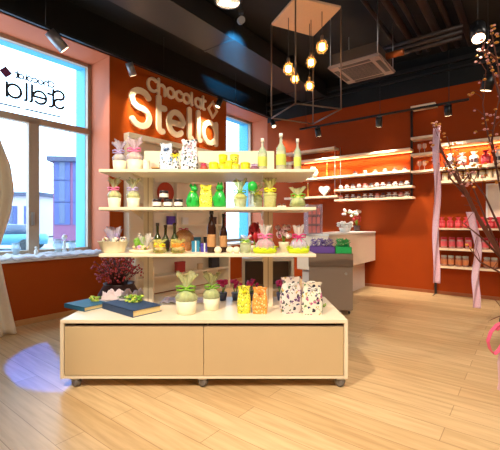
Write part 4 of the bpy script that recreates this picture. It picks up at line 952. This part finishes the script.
for (px, py, d, r) in ((288.5, 69, 5.05, .088), (295, 79, 5.1, .07), (309.5, 86, 5.2, .075), (311, 62.5, 5.1, .08), (322, 47, 4.9, .09)):
    p = Vector((X(px, d)-pc.x, d-pc.y, CH+(HY-py)*d/F-ht_))
    c = MB().cyl((p.x, p.y, 0), (p.x, p.y, p.z+r*1.5), .005, 6).build('cord', METALB, parent=pd)
    MB().cyl((p.x, p.y, p.z+r*.85), (p.x, p.y, p.z+r*1.7), .02, 10).build('socket', RODM, parent=c)
    MB().lathe([(0, -r), (r*.6, -r*.8), (r, 0), (r*.75, r*.65), (.025, r*1.05)], c=p, n=20).build('bulb', clear('amber_bulb_glass', (255, 226, 180), .12, .03), parent=c)
    MB().lathe([(0, -r*.6), (r*.45, -r*.35), (r*.42, r*.4), (0, r*.6)], c=p, n=10).build('filament', GOLDB, parent=c)
    bulbs.append(Vector((p.x+pc.x, p.y+pc.y, p.z+ht_)))

# ------------------------------------------------------------------ blossom branches and ribbons
tb = Vector((2.95, 3.95, 0))
tr_ = thing('blossom_branches', 'tall bare branches with pink and yellow blossoms at the right edge', 'branches', tb)
MB().lathe([(.14, 0), (.17, .05), (.2, .3), (.15, .55), (.16, .6), (.13, .6), (.15, .3), (.12, .04)], n=24).build('vase', mat('dark_pot', (54, 26, 22), .5), parent=tr_)
BARK = mat('brown_bark', (110, 58, 40), .7); r_ = random.Random(21); tw = MB(); tips = []
def P(px, py, d): return Vector((X(px, d), d, CH+(HY-py)*d/F))-tb
def grow(pts, r0, r1):
    tw.tube(pts, r0, 7, r1)
b1 = [Vector((0, 0, .3)), P(505, 262, 3.95), P(476, 214, 3.9), P(466, 192, 3.85), P(452, 170, 3.85), P(441, 150, 3.85), P(437, 128, 3.85)]
grow(b1, .03, .008)
branches = [[P(476, 214, 3.9), P(462, 185, 3.9), P(455, 165, 4.0), P(448, 140, 4.0)],
 [P(470, 200, 3.9), P(450, 178, 3.8), P(443, 160, 3.8)], [P(505, 262, 3.95), P(488, 225, 3.9), P(470, 180, 4.0), P(462, 160, 4.0)],
 [Vector((0, 0, .3)), P(508, 230, 4.0), P(496, 165, 4.0), P(487, 130, 4.0), P(483, 105, 4.0), P(486, 70, 3.9)],
 [P(505, 240, 4.0), P(485, 196, 4.0), P(472, 178, 4.05)], [Vector((0, 0, .3)), P(512, 200, 3.9), P(506, 120, 3.8), P(497, 60, 3.8), P(490, 25, 3.7)],
 [P(506, 120, 3.8), P(498, 90, 3.9), P(489, 60, 3.9), P(483, 45, 3.9)], [P(496, 165, 4.0), P(492, 140, 4.0), P(495, 118, 4.0), P(500, 95, 4.0)],
 [P(505, 262, 3.95), P(482, 238, 3.8), P(462, 222, 3.7)], [P(497, 60, 3.8), P(487, 50, 3.8), P(480, 52, 3.8)],
 [Vector((0, 0, .3)), P(505, 275, 3.9), P(480, 262, 3.8), P(468, 246, 3.75)], [Vector((0, 0, .5)), P(528, 250, 3.6), P(522, 270, 3.2), P(507, 320, 2.9)]]
for b_ in branches: grow(b_, .014, .004)
bl = {0: MB(), 1: MB()}
for b_ in branches+[b1]:
    for a_, c_ in list(zip(b_, b_[1:]))[1:]:
        for k in range(4):
            p = a_.lerp(c_, r_.random()); e_ = p+Vector((r_.uniform(-.16, .16), r_.uniform(-.12, .12), r_.uniform(-.05, .2)))
            if r_.random() < .5: tw.tube([p, p.lerp(e_, .5)+Vector((0, 0, .015)), e_], .004, 5, .002)
            else: e_ = p
            hi_ = (e_+tb).z
            if hi_ < 1.7 and r_.random() < .8: continue
            for j in range(r_.randint(1, 4)):
                bl[0 if r_.random() < .5 else 1].ball(e_+Vector((r_.uniform(-.04, .04), r_.uniform(-.04, .04), r_.uniform(-.04, .04))), r_.uniform(.011, .02), (1, 1, .7), seg=7)
tw.build('twigs', BARK, parent=tr_); bl[0].build('pink_blossoms', mat('pink_petal', (240, 170, 160), .5), parent=tr_); bl[1].build('yellow_blossoms', mat('yellow_petal', (222, 150, 50), .5), parent=tr_)
def ribbon(px, y0, y1, w_, d, label, sway, curve=0):
    h0, h1 = CH+(HY-y0)*d/F, CH+(HY-y1)*d/F; ww = w_*d/F
    def f(u, v):
        h = h0+(h1-h0)*v
        return Vector((X(px, d)+(u-.5)*ww*(1+.06*math.sin(v*9))+sway*math.sin(v*5)*.008+curve*max(0, .35-v)**2*-.6, d+.02*math.sin(u*6+v*12), h))
    tag(MB().sheet(f, 10, 50).build('hanging_ribbon', PINKR, thick=.002), label, 'ribbon')
ribbon(436.5, 128, 283, 6.5, 3.85, 'pale pink ribbon hanging from left branch tip', .6)
ribbon(476.5, 212, 308, 7.5, 3.88, 'pale pink ribbon hanging from the thick branch, right of two', .8, 1)
t = thing('ribbon_bow', 'pink ribbon bow at the right edge above the floor', 'ribbon', (X(500, 2.9), 2.9, 0))
q = MB(); pass
def rb(pts, wv):
    for (p, n_) in zip(pts, pts[1:]):
        v = [q.bm.verts.new(Vector(x)+Vector((0, dy, 0))) for x, dy in ((p, -wv), (n_, -wv), (n_, wv), (p, wv))]; q.bm.faces.new(v)
def Q(px, py): return Vector((X(px, 2.9)-t.location.x, 2.9-t.location.y, CH+(HY-py)*2.9/F))
loop_ = [Q(504, 322), Q(497, 325), Q(491, 332), Q(488, 341), Q(490, 349), Q(494, 354), Q(499, 350), Q(505, 340)]
rb(loop_, .02); rb([Q(496, 330), Q(500, 326), Q(510, 330), Q(512, 345), Q(504, 350)], .02); q.build('bow_loops', mat('rose_ribbon', (232, 92, 130), .4), parent=t, thick=.003)
q = MB(); rb([Q(503, 346), Q(500, 365), Q(501, 385), Q(500, 391)], .03); rb([Q(503, 346), Q(507, 370), Q(506, 391)], .03); q.build('bow_tails', PINKR, parent=t, thick=.003)

# ------------------------------------------------------------------ light
W = bpy.data.worlds.new('sky'); S.world = W; W.use_nodes = True
W.node_tree.nodes['Background'].inputs[0].default_value = (.72, .85, 1.0, 1); W.node_tree.nodes['Background'].inputs[1].default_value = 7
def add_light(kind, name, loc, energy, col, aim=None, **kw):
    l = bpy.data.lights.new(name, kind); l.energy = energy; l.color = col
    for k, v in kw.items(): setattr(l, k, v)
    o = bpy.data.objects.new(name, l); COL.objects.link(o); o.location = loc
    if aim is not None: o.rotation_euler = (Vector(aim)-Vector(loc)).to_track_quat('-Z', 'Y').to_euler()
    return o
WARM = (1, .86, .66)
for i, (p, d_) in enumerate(lamps):
    add_light('SPOT', 'spot_lamp', p, (70, 110, 110, 90, 290, 290, 190, 120, 100, 0)[i] or 1, WARM, p+d_, spot_size=math.radians(75), spot_blend=.6, shadow_soft_size=.05)
for p in bulbs: add_light('POINT', 'bulb_lamp', p-Vector((0, 0, .0)), 3, (1, .7, .35), shadow_soft_size=.03)
# unseen soft fill lights added overhead, behind and beside the camera
for (x, y, e) in ((-.6, -.8, 24), (1.8, -.6, 26), (.6, 1.0, 14), (4.2, 2.4, 44)):
    add_light('AREA', 'fill_light', (x, y, 4.4), e, (1, .92, .80), (x*.5, y+1.6, .4), size=1.0)
for (s_, x0, x1) in ((sA2, 300, 409), (sD1, 443, 535)):
    t0, t1 = tr(x0, -.06), tr(x1, -.06); o = add_light('AREA', 'led_light', MR @ Vector(((t0+t1)/2, -.07, s_[2]-.085)), 14, (1, .66, .3), shape='RECTANGLE', size=abs(t1-t0), size_y=.03)
    o.rotation_euler = (0, 0, AR)
# spot lamps of the track behind the camera, aimed at the trolley
for (p, q_, e) in (((-1.5, .6, 4.1), (.1, 3.3, .9), 820), ((.6, -.2, 4.1), (.3, 2.2, 0), 270), ((2.4, .6, 4.1), (2.4, 2.0, 0), 110)):
    add_light('SPOT', 'spot_lamp', p, e, WARM, q_, spot_size=math.radians(58 if e > 300 else 72), spot_blend=.6, shadow_soft_size=.05)
# added blue spots: floor patch through the pane, and glow on the duct
add_light('SPOT', 'blue_patch_spot', (-4.75, 7.2, 4.6), 2600, (.0, .13, 1), (-1.86, 3.74, 0), spot_size=math.radians(10), spot_blend=.05, shadow_soft_size=.03)
add_light('SPOT', 'blue_duct_spot', lamps[9][0], 2600, (.05, .45, 1), (-.307, 6.15, 4.3), spot_size=math.radians(22), spot_blend=1.0, shadow_soft_size=.03)
# daylight portals
for a_, b_ in ((W1a, W1b), (W2a, W2b)):
    c = ML @ Vector(((a_+b_)/2, DW+.55, (SILL+SOF)/2)); o = add_light('AREA', 'sky_portal', c, 1, (1, 1, 1), c+(ML.to_3x3() @ Vector((0, -1, 0))), shape='RECTANGLE', size=b_-a_+.3, size_y=SOF-SILL+.2)
    o.data.cycles.is_portal = True

# ------------------------------------------------------------------ camera
cd = bpy.data.cameras.new('camera'); cam = bpy.data.objects.new('camera', cd); COL.objects.link(cam)
cam.location = (0, 0, CH); cam.rotation_euler = (PI/2, 0, 0); cd.sensor_width = 36; cd.lens = 36*F/500; cd.shift_y = -(225-HY)/500; cd.clip_start = .05; cd.clip_end = 300
S.camera = cam
S.view_settings.view_transform = 'Standard'; S.view_settings.look = 'None'; S.view_settings.gamma = 1; S.view_settings.exposure = .1
